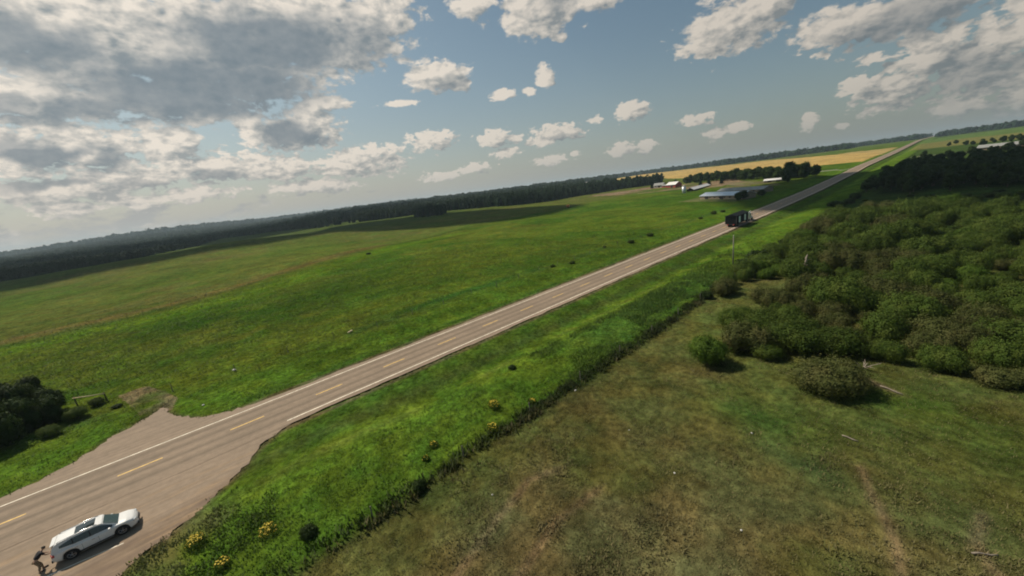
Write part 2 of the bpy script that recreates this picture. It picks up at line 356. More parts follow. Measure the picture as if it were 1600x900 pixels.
def cover(x, y):
    x = np.asarray(x, float); y = np.asarray(y, float); n = x.shape
    a, r = az_r(x, y)
    c = np.zeros(n+(3,))
    def lay(mask, rgb): 
        mk = np.clip(mask, 0, 1)[..., None]; c[...] = c*(1-mk)+np.array(rgb)*mk
    n1 = fbm(x, y, 26, 4, 1); n2 = fbm(x, y, 7, 4, 2); n3 = fbm(x*.6, y, 70, 3, 4)
    lay(np.ones(n), (.066, .120, .013))
    # left meadow
    L = smooth(-15, -22, x)
    lay(L, (.074, .112, .013)); lay(L*smooth(.50, .66, n3)*.8, (.086, .108, .016)); lay(L*smooth(.52, .66, n1)*.7, (.036, .088, .008))
    lay(L*smooth(.5, .34, n1)*.6, (.074, .112, .012))
    fx = np.interp(y, FIELDL[:, 1], FIELDL[:, 0])
    B = smooth(0, -6, x-fx)*smooth(-120, -60, y)
    lay(B, (.088, .108, .022)); lay(B*smooth(.45, .6, n3)*.75, (.060, .100, .014)); lay(B*smooth(.55, .7, n1)*.55, (.112, .104, .034))
    lay(np.exp(-((x-fx)/2.2)**2)*.75*smooth(190, 150, y), (.03, .055, .012))
    lay(smooth(-280, -420, x), (.058, .082, .020))
    def swath(pts, wd):
        P_ = np.array(pts, float); d = np.full(n, 1e9)
        for (ax, ay), (bx, by) in zip(P_[:-1], P_[1:]):
            tt = np.clip(((x-ax)*(bx-ax)+(y-ay)*(by-ay))/((bx-ax)**2+(by-ay)**2), 0, 1); d = np.minimum(d, np.hypot(x-ax-tt*(bx-ax), y-ay-tt*(by-ay)))
        return np.exp(-(d/wd)**2)
    lay(swath([(-72, -30), (-67, 0), (-60, 30), (-55, 55), (-48, 80)], 7)*.8*smooth(.3, .6, n1), (.026, .066, .006))
    lay(swath([(-34, -30), (-38, 0), (-45, 30), (-36, 60), (-30, 100)], 5)*.65*smooth(.3, .6, n2), (.030, .078, .008))
    lay(np.exp(-(((x+200)/60)**2+((y-60)/50)**2))*.5, (.098, .128, .020)); lay(np.exp(-(((x+60)/20)**2+((y-75)/40)**2))*.5, (.084, .118, .012))
    lay(swath([(-92, -30), (-88, 0), (-98, 30), (-125, 70), (-140, 130)], 7)*.7, (.080, .148, .010))
    lay(swath([(-112, -40), (-112, 0), (-130, 40), (-158, 90)], 6)*.65, (.130, .092, .034))
    lay(swath([(-240, -60), (-215, 0), (-230, 60), (-210, 120)], 14)*.45, (.060, .104, .016))
    # pasture on the right
    P = smooth(24.2, 25.8, x+(n2-.5)*1.2)
    lay(P, (.088, .092, .027))
    lay(P*smooth(.46, .62, n2)*.6, (.070, .092, .022)); lay(P*smooth(.50, .64, n1)*.6, (.098, .088, .034))
    dry = smooth(36, 18, y)*smooth(26, 34, x)
    lay(P*dry*smooth(.30, .60, n2)*.75, (.118, .098, .045))
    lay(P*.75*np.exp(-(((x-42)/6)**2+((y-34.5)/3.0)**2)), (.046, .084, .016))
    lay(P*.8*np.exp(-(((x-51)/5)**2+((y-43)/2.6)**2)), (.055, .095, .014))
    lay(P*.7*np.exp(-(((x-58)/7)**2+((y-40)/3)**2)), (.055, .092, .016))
    lay(P*.75*smooth(90, 66, y)*smooth(55, 66, y)*smooth(40, 32, x), (.085, .105, .026))
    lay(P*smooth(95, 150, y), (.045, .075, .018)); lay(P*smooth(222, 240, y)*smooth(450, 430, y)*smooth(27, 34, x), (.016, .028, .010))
    for q in ([(33.4, 7.5), (32.2, 11.6), (31.2, 16), (32.5, 19)], [(36.2, 10), (35.2, 14.5), (36.0, 19.5)], [(48.6, 31.5), (49.1, 29.8), (50.7, 25.6), (51.2, 22)], [(54, 31), (53.6, 28), (55, 24)]): lay(P*swath(q, .32)*.8*smooth(.3, .6, n2+.05), (.17, .13, .07))
    lay(P*np.exp(-(((x-45.5)/3.2)**2+((y-29.6)/1.3)**2))*.7*smooth(.42, .56, n2), (.036, .062, .020))
    # roadside verges
    lay(smooth(24.4, 23.6, x)*smooth(10, 13, x)*.75*smooth(.36, .56, n2), (.092, .150, .015))
    lay(smooth(24.6, 23, x)*smooth(15, 18, x)*smooth(30, 44, y)*smooth(95, 72, y)*.8, (.050, .102, .017))
    lay(np.exp(-((x-24.9)/1.1)**2)*(.35+.5*smooth(6, 24, y)), (.016, .026, .006))  # dark fence row strip: weeds, with the tall verge's shadow painted in
    lay(np.exp(-((x-9.6)/1.3)**2)*.55, (.050, .062, .022)); lay(np.exp(-((x-13.2)/.8)**2)*.5*smooth(.4, .6, n2), (.115, .15, .03))
    lay(np.exp(-((x-7.0)/1.2)**2)*.6, (.042, .085, .014))
    lay(np.exp(-((x+7.0)/1.2)**2)*.6*smooth(0, 6, y), (.040, .085, .014)); lay(np.exp(-((x+10.8)/2.0)**2)*.7, (.080, .14, .014))
    lay(np.exp(-((x+20.5)/1.5)**2)*.55*smooth(.45, .6, n2), (.035, .085, .02))
    lay(np.exp(-((x+24-(y-20)*.05)/2.2)**2)*.8*smooth(25, 38, y)*smooth(75, 58, y), (.025, .088, .014))
    # far fields
    g1 = inpoly(x, y, YELLOW).astype(float); lay(g1, (.41, .285, .10)); lay(g1*smooth(.45, .6, n3)*.4, (.34, .245, .09))
    lay(inpoly(x, y, YELLOW2)*.9, (.34, .25, .10)); lay(inpoly(x, y, GREENFAR)*1., (.085, .135, .034)); lay(inpoly(x, y, STRAW)*.85, (.16, .15, .05))
    # farmyard: bare earth and gravel
    lay(inpoly(x, y, [(-235, 385), (-95, 372), (-70, 400), (-100, 470), (-200, 490)])*smooth(.30, .52, fbm(x, y, 22, 3, 6))*.9, (.22, .155, .10))
    lay(inpoly(x, y, [(-95, 385), (-45, 330), (-30, 345), (-50, 395), (-80, 425)])*smooth(.40, .52, fbm(x, y, 14, 3, 7))*.8, (.15, .13, .07))
    lay(inpoly(x, y, [(-70, 262), (-62, 300), (-30, 296), (-22, 246), (-30, 240)])*.55, (.15, .135, .075))
    lay((np.abs(y-462) < 5)*(x > -52)*(x < -4)*.75, (.26, .25, .20))
    lay((np.abs(y-562-(x-30)*-.1) < 6)*(x > 26)*(x < 66)*.8, (.26, .25, .20))
    # wood floor
    lay(in_forest(x, y).astype(float), (.018, .032, .012))
    # bare patches beside the pavement, pale track out of the driveway
    lay(inpoly(x, y, TRACK)*.75*smooth(.3, .5, n2+.1), (.21, .165, .10))
    d = np.exp(-((np.abs(x)-5.3)/.45)**2)*smooth(-3, 6, y); lay(d*.9, (.105, .078, .052))
    e = np.hypot(x-16.2, y+4.2); lay(smooth(4.5, 2.0, e)*smooth(.45, .58, n2)*.6, (.12, .10, .05))
    lay(swath(TURN[:11], .55)*.75, (.11, .085, .05)); lay(swath(DRIVE[:-1], .4)*.6, (.10, .08, .045))
    lay(.75*np.exp(-(((x-48.2)/1.6)**2+((y-45.3-(x-48.2)*-.65)/.45)**2)), (.15, .115, .085))
    k = 1+(n2-.5)*.35+(fbm(x, y, 1.8, 3, 61)-.5)*.7*smooth(120, 60, r)+(fbm(x, y, 18, 3, 62)-.5)*.3
    return np.clip(c*k[..., None], 0, 1)

# ground sheet: polar mesh, fine where one looks closely, out past the horizon
rr = [.4]
while rr[-1] < 120: rr.append(rr[-1]+.42)
while rr[-1] < 9500: rr.append(rr[-1]*1.0135)
rr = np.array(rr)
a0, a1 = -128.0, 32.0
aa = np.concatenate([np.arange(a0, a1, .17), np.arange(a1, 360+a0, 2.5)])
A, RR = np.meshgrid(np.radians(aa), rr, indexing='ij')
gx = CX+np.sin(A)*RR; gy = CY+np.cos(A)*RR
gz = H(gx, gy)
# the ground lies under every paved sheet
pav = (np.abs(gx) < 4.9) | inpoly(gx, gy, TURN) | inpoly(gx, gy, DRIVE)
gz = gz-np.where(pav, .10+.0006*RR, 0)-np.where(np.abs(gx) < 7, .0006*RR, 0)
na, nr = gx.shape; idx = np.arange(na*nr).reshape(na, nr)
nx = np.roll(idx, -1, 0)
Fq = np.stack([idx[:, :-1], nx[:, :-1], nx[:, 1:], idx[:, 1:]], -1).reshape(-1, 4)[:, ::-1]
Vg = np.stack([gx, gy, gz], -1).reshape(-1, 3)
Vg = np.vstack([Vg, [[CX, CY, hz(CX, CY)]]])
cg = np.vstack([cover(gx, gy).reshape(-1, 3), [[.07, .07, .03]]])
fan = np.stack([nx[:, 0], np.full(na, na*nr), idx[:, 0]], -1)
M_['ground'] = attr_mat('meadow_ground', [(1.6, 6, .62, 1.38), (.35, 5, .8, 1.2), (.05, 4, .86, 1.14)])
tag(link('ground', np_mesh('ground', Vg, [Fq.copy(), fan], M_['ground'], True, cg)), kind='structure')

# ------------------------------------------------------------------ road
def road_mat(turn=False):
    m = bpy.data.materials.new('worn_asphalt'); m.use_nodes = True; g = NG(m.node_tree); b = m.node_tree.nodes['Principled BSDF']
    t = g.n('ShaderNodeTexCoord').outputs['Object']; s = g.n('ShaderNodeSeparateXYZ'); g.put(s.inputs[0], t)
    ax = g.M('ABSOLUTE', g.M('ADD', s.outputs[0], g.M('MULTIPLY', g.M('SUBTRACT', g.noise(g.V('MULTIPLY', t, (0, .05, 0)), 1, 2), .5), .5)))
    # wheel paths polished by the traffic, long streaks along the lanes
    w1 = g.M('POWER', 2.718, g.M('MULTIPLY', g.M('POWER', g.M('MULTIPLY', g.M('SUBTRACT', ax, .95), 2.4), 2), -1))
    w2 = g.M('POWER', 2.718, g.M('MULTIPLY', g.M('POWER', g.M('MULTIPLY', g.M('SUBTRACT', ax, 2.75), 2.4), 2), -1))
    st = g.noise(g.V('MULTIPLY', t, (2.2, .03, 0)), 1.0, 5, .65)
    fn = g.noise(t, 1.3, 6, .7); big = g.noise(t, .12, 4, .6)
    c = g.mix(g.ss(big, .3, .7), (.232, .176, .124), (.272, .205, .144))
    c = g.mix(g.M('MULTIPLY', g.M('ADD', w1, w2), .78, clamp=True), c, (.164, .127, .090))
    if turn:
        d = g.M('ADD', g.M('SUBTRACT', g.M('ADD', s.outputs[0], g.M('MULTIPLY', s.outputs[1], .28)), 8.6), g.M('MULTIPLY', g.M('SUBTRACT', g.noise(t, .55, 5, .65), .5), 3.0))
        f = g.ss(d, 0, 2.4)
        dirt = g.mix(g.ss(g.noise(g.V('MULTIPLY', t, (1, .35, 1)), .9, 6, .65), .3, .7), (.23, .165, .108), (.165, .116, .080))
        c = g.mix(f, c, dirt)
        tr = g.noise(g.V('MULTIPLY', g.V('ADD', t, (0, 0, 0)), (1.6, .16, 0)), 1.0, 5, .6)
        c = g.mix(g.M('MULTIPLY', g.ss(tr, .50, .64), g.ss(s.outputs[0], 5.5, 7.5, 0, .55)), c, (.32, .215, .12))
    k = g.M('MULTIPLY', g.ss(st, .3, .7, .86, 1.10), g.ss(fn, .3, .7, .90, 1.10))
    cc = g.V('SCALE', c); g.put(cc.node.inputs['Scale'], k)
    g.put(b.inputs['Base Color'], cc); b.inputs['Roughness'].default_value = .85; b.inputs['Specular IOR Level'].default_value = .2
    bp = g.n('ShaderNodeBump'); bp.inputs['Strength'].default_value = .25; bp.inputs['Distance'].default_value = .03
    g.put(bp.inputs['Height'], g.noise(t, 6, 4, .7)); g.put(b.inputs['Normal'], bp.outputs[0])
    return m
ys = [-75.0]
while ys[-1] < 3300: ys.append(ys[-1]+max(1.2, abs(ys[-1])*.012))
ys = np.array(ys)
def strip(name, xs_fn, z_off, m, y0=None, y1=None, parent=None):
    yy = ys if y0 is None else np.unique(np.concatenate([[y0], ys[(ys > y0) & (ys < y1)], [y1]]))
    xs = [xs_fn(v) if callable(xs_fn) else xs_fn for v in yy]; k = len(xs[0])
    V = np.array([[x, v, road_z(v)+z_off+abs(v)*z_off*.004] for v, row in zip(yy, xs) for x in row]); i = np.arange(len(yy)*k).reshape(-1, k)
    F = np.stack([i[:-1, :-1], i[:-1, 1:], i[1:, 1:], i[1:, :-1]], -1).reshape(-1, 4)
    return link(name, np_mesh(name, V, F, m, True), parent)
asph = road_mat()
def wob(v, s, a): return a*(float(vnoise(np.array(v*.35), np.array(0.), s))-.5)*2+a*.7*(float(vnoise(np.array(v*1.3), np.array(3.), s))-.5)*2
road = tag(strip('road', lambda v: (-4.75+wob(v, 1, .18), -2.4, 0, 2.4, 4.75+wob(v, 2, .18)), 0, asph), kind='structure')
M_['white'] = mat('worn_white_paint', (.72, .64, .50), .7, var=.3, vs=2)
M_['yellow'] = mat('worn_yellow_paint', (.72, .46, .11), .7, var=.3, vs=2)
W = 3.68
strip('edge_line', (-W-.09, -W+.09), .006, M_['white'], -75, 900, road)
strip('edge_line', (W-.1, W+.1), .006, M_['white'], 5.3, 900, road)
mb = MB()
for k in range(-6, 34):
    y0 = -17.583+9.0*k; V = []; 
    for y in (y0, y0+1.65, y0+3.3):
        z = float(road_z(y))+.007+abs(y)*.00003
        V += [(-.085, y, z), (.085, y, z)]
    mb.add(V, [(0, 1, 3, 2), (2, 3, 5, 4)])
cl_ = mb.build('centre_line', M_['yellow'], road)
def flat(name, poly, z, m, parent=None, kind='structure'):
    # a paved sheet, triangulated and cut fine enough to keep its outline soft
    P = []
    n = len(poly)
    for i in range(n):
        a = Vector(poly[i]); b = Vector(poly[(i+1) % n]); L = (b-a).length; k = max(1, int(L/.5))
        nn = Vector((b.y-a.y, a.x-b.x)).normalized()
        for j in range(k):
            q = a.lerp(b, j/k); wv = (float(vnoise(np.array(q.x*1.7), np.array(q.y*1.7), 5))-.5)*1.0*(1 if abs(q.x) > 5.0 else 0)
            P.append((q.x+nn.x*wv, q.y+nn.y*wv))
    me = bpy.data.meshes.new(name); me.from_pydata([(x, y, z) for x, y in P], [], [tuple(range(len(P)))])
    bm = bmesh.new(); bm.from_mesh(me); bmesh.ops.triangulate(bm, faces=bm.faces); bmesh.ops.recalc_face_normals(bm, faces=bm.faces)
    for f in bm.faces:
        if f.normal.z < 0: f.normal_flip()
    bm.to_mesh(me); bm.free(); me.materials.append(m)
    return tag(link(name, me, parent), kind=kind)
tz = .012
TURNS = [(4.0, 7.2) if i == 0 else q for i, q in enumerate(TURN)]; TURNS[-1] = (4.0, -60)
asph_t = road_mat(True)
flat('turnout', TURNS, tz-.004, asph_t)
flat('driveway', [(-4.0, 6)]+DRIVE[1:-1]+[(-4.0, -34)], tz-.004, asph)
# thin worn line that runs past the parked car
mb = MB(); mb.add([(10.75, -16, .013), (10.86, -16, .013), (12.1, -7.6, .013), (11.98, -7.6, .013)], [(0, 1, 2, 3)])
tag(mb.build('turnout_line', M_['white']), kind='structure')

# ------------------------------------------------------------------ foliage builders
def unit(rng, n):
    v = rng.normal(size=(n, 3)); return v/np.linalg.norm(v, axis=1)[:, None]
def leaf_quads(rng, P, N, size, aspect=.6, jit=.55):
    n = len(P); N = N+rng.normal(size=(n, 3))*jit; N /= np.linalg.norm(N, axis=1)[:, None]
    T = np.cross(N, unit(rng, n)); T /= np.linalg.norm(T, axis=1)[:, None]+1e-9; B = np.cross(N, T)
    s = (size*rng.uniform(.6, 1.35, n))[:, None]
    V = np.stack([P-T*s, P+B*s*aspect, P+T*s, P-B*s*aspect], 1).reshape(-1, 3)
    return V, np.arange(4*n).reshape(-1, 4)
ICO = None
def ico():
    global ICO
    if ICO is None:
        bm = bmesh.new(); bmesh.ops.create_icosphere(bm, subdivisions=2, radius=1)
        ICO = (np.array([v.co[:] for v in bm.verts]), np.array([[v.index for v in f.verts] for f in bm.faces])); bm.free()
    return ICO
def crown(seed, lobes, n, size, up=.25, core=.72, low=.0):
    """lobes: list of (centre, radius, zscale); leaves on the outer shell of the lobes, a core that stops the light"""
    rng = np.random.default_rng(seed); C_ = np.array([l[0] for l in lobes]); Rr = np.array([l[1] for l in lobes]); zs = np.array([l[2] for l in lobes])
    wgt = Rr**2/np.sum(Rr**2); k = rng.choice(len(lobes), int(n*1.7), p=wgt)
    d = unit(rng, len(k)); d[:, 2] = d[:, 2]+up*rng.random(len(k)); d /= np.linalg.norm(d, axis=1)[:, None]
    q = np.stack([d[:, 0], d[:, 1], d[:, 2]*zs[k]], 1)
    rad = Rr[k]*(1+.26*(np.sin(d[:, 0]*7+seed+k)*np.sin(d[:, 1]*6+k*2)*1.2)+rng.normal(size=len(k))*.10-.12*rng.random(len(k))+.35*rng.random(len(k))**6)
    P = C_[k]+q*rad[:, None]
    keep = np.ones(len(P), bool)
    for i in range(len(lobes)):
        dd = (P-C_[i])/np.array([1, 1, zs[i]]); keep &= ~((np.linalg.norm(dd, axis=1) < Rr[i]*.80) & (k != i))
    keep &= P[:, 2] > low
    P = P[keep][:n]; N = d[keep][:n]
    V, F = leaf_quads(rng, P, N, size, .6, .30)
    iv, if_ = ico(); Vs = [V]; Ft = []; off = len(V)
    for i in range(len(lobes)):
        w = iv*(1+.12*np.sin(iv[:, [1, 2, 0]]*5+i).sum(1)/3)[:, None]
        cv = C_[i]+w*np.array([1, 1, zs[i]])*Rr[i]*core; cv[:, 2] = np.maximum(cv[:, 2], low)
        Vs.append(cv); Ft.append(if_+off); off += len(cv)
    return np.vstack(Vs), [F, np.vstack(Ft)]
def shrub_proto(seed, Rr=2.2, Hh=3.6, n=3600, size=.17, m=None, nl=9):
    rng = np.random.default_rng(seed); L = []
    for i in range(nl):
        a = rng.uniform(0, 6.283); q = math.sqrt(rng.uniform(0, 1))*.62
        r_ = Rr*rng.uniform(.36, .58); zc = Hh*rng.uniform(.28, .52)*(1-.35*q)+Hh*.12
        L.append(((math.cos(a)*q*Rr, math.sin(a)*q*Rr, zc), r_, rng.uniform(.75, 1.05)))
    L.append(((0, 0, Hh*.55), Rr*.5, .8*Hh/Rr*.6))
    V, F = crown(seed, L, n, size, .35, .72, .05)
    return np_mesh('foliage', V, F, m)
def stems_mesh(seed, Rr, Hh, k=6, r0=.06):
    rng = random.Random(seed); mb = MB()
    for i in range(k):
        a = rng.uniform(0, 6.28); e = rng.uniform(.35, .7)*Rr
        mb.tube([(0.1*math.cos(a), .1*math.sin(a), -.15), (e*.35*math.cos(a), e*.35*math.sin(a), Hh*.3), (e*math.cos(a+.2), e*math.sin(a+.2), Hh*.7)], [r0, r0*.75, r0*.3], 5)
    o = mb.build('stems', M_['bark']); me = o.data; bpy.data.objects.remove(o); return me
def shrub(foliage, stems, x, y, s, rz, label, cat, group=None, name='willow_shrub', sz=1.0, dz=-.05):
    t = empty(name, (x, y, hz(x, y)+dz), rz, label, cat, group); t.scale = (s, s, s*sz)
    link('foliage', foliage, t); link('stems', stems, t); return t
def tree_proto(seed, Hh, Rr, th, m, n=4200, size=.26, nl=13):
    rng = np.random.default_rng(seed); L = []
    for i in range(nl):
        a = rng.uniform(0, 6.283); u = rng.uniform(0, 1); q = math.sqrt(rng.uniform(0, 1))*.6*(1-.45*abs(2*u-.9))
        L.append(((math.cos(a)*q*Rr, math.sin(a)*q*Rr, th+(Hh-th)*(.15+.68*u)), Rr*rng.uniform(.32, .5), rng.uniform(.75, 1.1)))
    V, F = crown(seed, L, n, size, .2, .7, th*.4)
    cm = np_mesh('crown', V, F, m)
    mb = MB(); mb.tube([(0, 0, -.3), (.05, .03, th), (-.05, .08, Hh*.6), (.02, 0, Hh*.85)], [Hh*.028, Hh*.021, Hh*.012, Hh*.004], 7)
    for i in range(5):
        a = i*1.26+seed; z0 = th*.9+i*(Hh-th)*.1
        mb.tube([(0, 0, z0), (Rr*.3*math.cos(a), Rr*.3*math.sin(a), z0+Hh*.1), (Rr*.62*math.cos(a+.2), Rr*.62*math.sin(a+.2), z0+Hh*.2)], [Hh*.010, Hh*.007, Hh*.003], 5)
    o = mb.build('trunk', M_['bark']); tm = o.data; bpy.data.objects.remove(o)
    return cm, tm
def spruce_proto(seed, Hh, Rr, m, n=2600, size=.24):
    rng = np.random.default_rng(seed); u = rng.random(n)**.7; tier = np.floor(u*11)/11+.02*rng.random(n); z = .06*Hh+(1-tier)*Hh*.93
    sag = (u*11) % 1; rad = Rr*(tier*.9+.05)*(.55+.45*rng.random(n)); a = rng.uniform(0, 6.283, n)
    rad *= 1+.15*np.sin(a*5+tier*30)
    P = np.stack([np.cos(a)*rad, np.sin(a)*rad, z-rad*.25], 1); N = np.stack([np.cos(a)*.5, np.sin(a)*.5, np.ones(n)*.8], 1)
    V, F = leaf_quads(rng, P, N, size, .5)
    mb = MB(); mb.loft([[(math.cos(t*.785)*Rr*.6*k, math.sin(t*.785)*Rr*.6*k, Hh*zz) for t in range(8)] for k, zz in ((1, .1), (.55, .45), (.05, .93))])
    o = mb.build('core', m); iv = np.array([v.co[:] for v in o.data.vertices]); fq = [tuple(f.vertices) for f in o.data.polygons]; bpy.data.objects.remove(o)
    F4 = np.array([f for f in fq if len(f) == 4])+len(V); F8 = np.array([f for f in fq if len(f) == 8])+len(V)
    cm = np_mesh('crown', np.vstack([V, iv]), [F, F4, F8], m)
    mb = MB(); mb.tube([(0, 0, -.3), (0, 0, Hh*.9)], [Hh*.02, Hh*.004], 7); o = mb.build('trunk', M_['bark']); tm = o.data; bpy.data.objects.remove(o)
    return cm, tm
def tree(pr, x, y, s, rz, label, cat='tree', group=None, name='tree', sz=1.0, z=None):
    t = empty(name, (x, y, (hz(x, y) if z is None else z)-.1), rz, label, cat, group); t.scale = (s, s, s*sz)
    link('crown', pr[0], t); link('trunk', pr[1], t); return t

# ------------------------------------------------------------------ thicket of willow shrubs on the right
WF = [shrub_proto(10+i, 2.7, 3.6, 11000, .092, M_['willow']) for i in range(5)]
WB = [shrub_proto(30+i, 2.7, 3.3, 10000, .092, M_['willow_brown']) for i in range(2)]
WG = [shrub_proto(40+i, 2.6, 3.5, 10500, .092, M_['willow_fresh']) for i in range(2)]
DK = [shrub_proto(50+i, 2.2, 3.2, 3000, .18, M_['dark']) for i in range(2)]
ST = [stems_mesh(i, 2.2, 3.4) for i in range(3)]
rnd = random.Random(5)
THICK = [(26.5, 68), (29, 62), (33.8, 51.5), (38.5, 46), (42, 49), (46.6, 50), (50.6, 49.5), (55, 52.5), (61, 54), (66, 90), (70, 130), (72, 172), (45, 178), (27, 172)]
pts = []
def free(x, y, d):
    for (a, b, c) in pts:
        if (a-x)**2+(b-y)**2 < (d*.5+c*.5)**2: return False
    return True
tries = 0
while len(pts) < 288 and tries < 60000:
    tries += 1
    x = rnd.uniform(26, 74); y = 44+(rnd.random()**1.25)*134
    if not inpoly(np.array(x), np.array(y), THICK): continue
    if ((x-31)/4.5)**2+((y-73)/7.5)**2 < 1 or ((x-30.5)/3)**2+((y-62)/4)**2 < 1: continue
    if x > CX+.12*y+18: continue
    dens_ = 3.1+.9*smooth(60, 170, y)+(1.0 if fbm(x, y, 16, 2, 21) < .40 else 0)
    if free(x, y, float(dens_)): pts.append((x, y, float(dens_)))
for x, y, d in pts:
    v = float(fbm(x, y, 14, 2, 31)); u = rnd.random()
    f = rnd.choice(WB) if v > .64 and u < .6 else rnd.choice(WG) if v < .42 and u < .7 else rnd.choice(WF)
    s = rnd.choice((rnd.uniform(.5, .8), rnd.uniform(.8, 1.25)))*(1.0 if y < 110 else 1.12)
    shrub(f, rnd.choice(ST), x, y, s, rnd.uniform(0, 6.28), 'olive green willow shrub packed among others in the thicket right of the road', 'shrub', 'willow shrubs in the thicket', sz=rnd.uniform(.75, 1.35))
# shrubs that stand out
one = shrub_proto(77, 2.35, 4.0, 12000, .085, M_['willow_fresh'], 14)
shrub(one, ST[0], 34.2, 42.2, .98, .4, 'round bushy green shrub standing alone in the pasture with its own shadow', 'shrub', name='round_shrub', sz=1.0)
br = shrub_proto(78, 3.0, 3.2, 13000, .088, M_['willow_brown'], 15)
shrub(br, ST[1], 45.2, 42.3, 1.0, 1.0, 'brownish spreading bush in front of the thicket beside a bare earth patch', 'shrub', name='brown_shrub', sz=.85)
shrub(WB[0], ST[2], 56.2, 50.0, .75, 2.0, 'grey brown scrubby bush at the right edge just below the thicket', 'shrub', name='scrubby_bush', sz=.7)
shrub(WB[1], ST[2], 36.4, 47.0, 1.05, 2.6, 'brownish shrub at the thicket corner just behind the lone round shrub', 'shrub', name='corner_shrub', sz=1.05)
# dark bushes along the overgrown fence row
for i, (x, y, s) in enumerate([(25.6, 64.5, .45), (25.4, 69.5, .55), (26.2, 73.8, .62), (25.6, 84, 1.0), (26.6, 88.5, 1.15), (25.2, 94, 1.0), (27.0, 98.5, .95), (25.0, 105, .7), (25.8, 113, .8), (24.9, 121, .65), (25.6, 128, .75), (25.0, 138, .6), (25.6, 149, .8), (24.8, 160, .7), (25.6, 172, .8), (25.4, 186, .6), (26, 205, .8), (25.6, 222, .9)]):
    shrub(rnd.choice(DK+WF[:1]), ST[i % 3], x, y, s, i*1.3, 'dark low bush in the overgrown fence row between the verge and the thicket', 'shrub', 'bushes along the right fence row', name='fence_row_bush', sz=rnd.uniform(.8, 1.05))
shrub(DK[0], ST[0], 22.6, 197, 1.15, .3, 'single dark bush on the grass verge beyond the truck, right of the road', 'shrub', name='verge_bush', sz=.75)
# small bushes along the left fence, each at its own place
for x, y, s, lb in [(-16.1, 81.2, .50, 'small dark bush nearest to the middle of the left roadside'), (-19.0, 76.0, .42, 'low flat bush just before the nearest small left roadside bush'),
                    (-16.4, 112.4, .62, 'medium dark bush left of the road about midway to the truck'), (-17.2, 126, .68, 'slightly bigger dark bush left of the road, next one toward the truck'),
                    (-18.2, 171, .55, 'small bush left of the road beside the rear of the truck'), (-18.6, 186, .85, 'wide dark bush left of the road a little before the long barn'),
                    (-16.8, 193, .6, 'narrow dark bush just right of the wide bush before the long barn'), (-20.4, 103, .3, 'tiny bush in the meadow between two left roadside bushes')]:
    shrub(WF[0], ST[1], x, y, s*.72, x, lb, 'shrub', name='roadside_bush', sz=.75)
for x, y, s, lb in [(-123, 68, .5, 'tiny dark bush by itself in the middle of the left meadow'), (-22, -9.8, .28, 'small clump of scrub below the pale rail in the left meadow')]:
    shrub(DK[1], ST[1], x, y, s, x, lb, 'shrub', name='meadow_bush', sz=.6)
shrub(DK[0], ST[0], 16.2, 28.2, .24, 1, 'small dark weedy bush on the bright verge right of the road', 'shrub', name='weedy_bush', sz=.9)
shrub(DK[0], ST[0], 22.6, 2.4, .30, 1, 'dark green weed clump at the bottom, right of the yellow flowers', 'shrub', name='weed_clump', sz=.9)
shrub(DK[1], ST[0], 25.2, 9.9, .26, 2, 'dark weedy bush on the fence row near the bottom of the picture', 'shrub', name='fence_weed', sz=1.1)
# dark trees at the lower left beside the driveway
LT = [tree_proto(60+i, 5.4, 2.9, .5, M_['farm'], 7000, .15) for i in range(2)]
for i, (x, y, s, lb) in enumerate([(-21.5, -19.5, 1.0, 'big dark leafy tree at the left edge by the driveway'), (-27.5, -19.2, .95, 'dark tree behind the one at the left edge'), (-24.5, -16.0, .66, 'lower dark tree in the middle of the left roadside clump'),
                                   (-33, -21.5, .95, 'paler green tree at the back of the left roadside clump'), (-21.0, -24, 1.0, 'dark tree cut by the left edge of the picture'), (-30, -25, 1.05, 'tall tree at the left edge behind the dark clump'), (-24.0, -18.2, .8, 'dark bushy tree in the front row of the left roadside clump'), (-29, -16.4, .6, 'smaller tree at the right end of the left roadside clump'), (-31.5, -18.8, .8, 'mid green tree in the rear row of the left roadside clump'), (-36.5, -19.5, .7, 'paler tree standing slightly apart behind the left roadside clump')]):
    tree(LT[i % 2], x, y, s, i*1.7, lb, 'tree', name='roadside_tree')
for x, y, s, lb in [(-22.8, -13.6, .62, 'dark bush at the near end of the pale wooden rail'), (-25.8, -12.0, .42, 'small dark bush under the pale wooden rail'), (-19.5, -15.5, .5, 'low dark bush between the clump of trees and the driveway')]:
    shrub(WF[1], ST[0], x, y, s*.85, x, lb, 'shrub', name='driveway_bush', sz=.9)
# dark wood beyond the thicket
DT = [tree_proto(70+i, 8.5, 3.0, 1.4, M_['dark'], 2600, .34) for i in range(3)]
tp = []; rnd = random.Random(9); k = 0
while len(tp) < 240 and k < 20000:
    k += 1; x = rnd.uniform(26, 105); y = rnd.uniform(222, 440)
    if x > CX+.13*y+14 or x < 26+.02*(y-222) or (y < 245 and x < 34): continue
    if all((a-x)**2+(b-y)**2 > 19 for a, b in tp): tp.append((x, y))
for x, y in tp:
    tree(rnd.choice(DT), x, y, rnd.uniform(.7, 1.1)*(.85 if y > 340 else 1), rnd.uniform(0, 6), 'dark leafy tree standing in the shaded wood beyond the thicket', 'tree', 'trees of the shaded wood', name='wood_tree', sz=rnd.uniform(.8, 1.05))
for i in range(22):
    x = 30+rnd.random()*42; y = 184+rnd.random()*34
    if x > CX+.12*y+10: continue
    shrub(rnd.choice(DK+WF[:2]), ST[0], x, y, rnd.uniform(.4, .8), i, 'dark low shrub scattered in the shaded clearing beyond the thicket', 'shrub', 'shrubs in the shaded clearing', name='clearing_shrub', sz=.7)
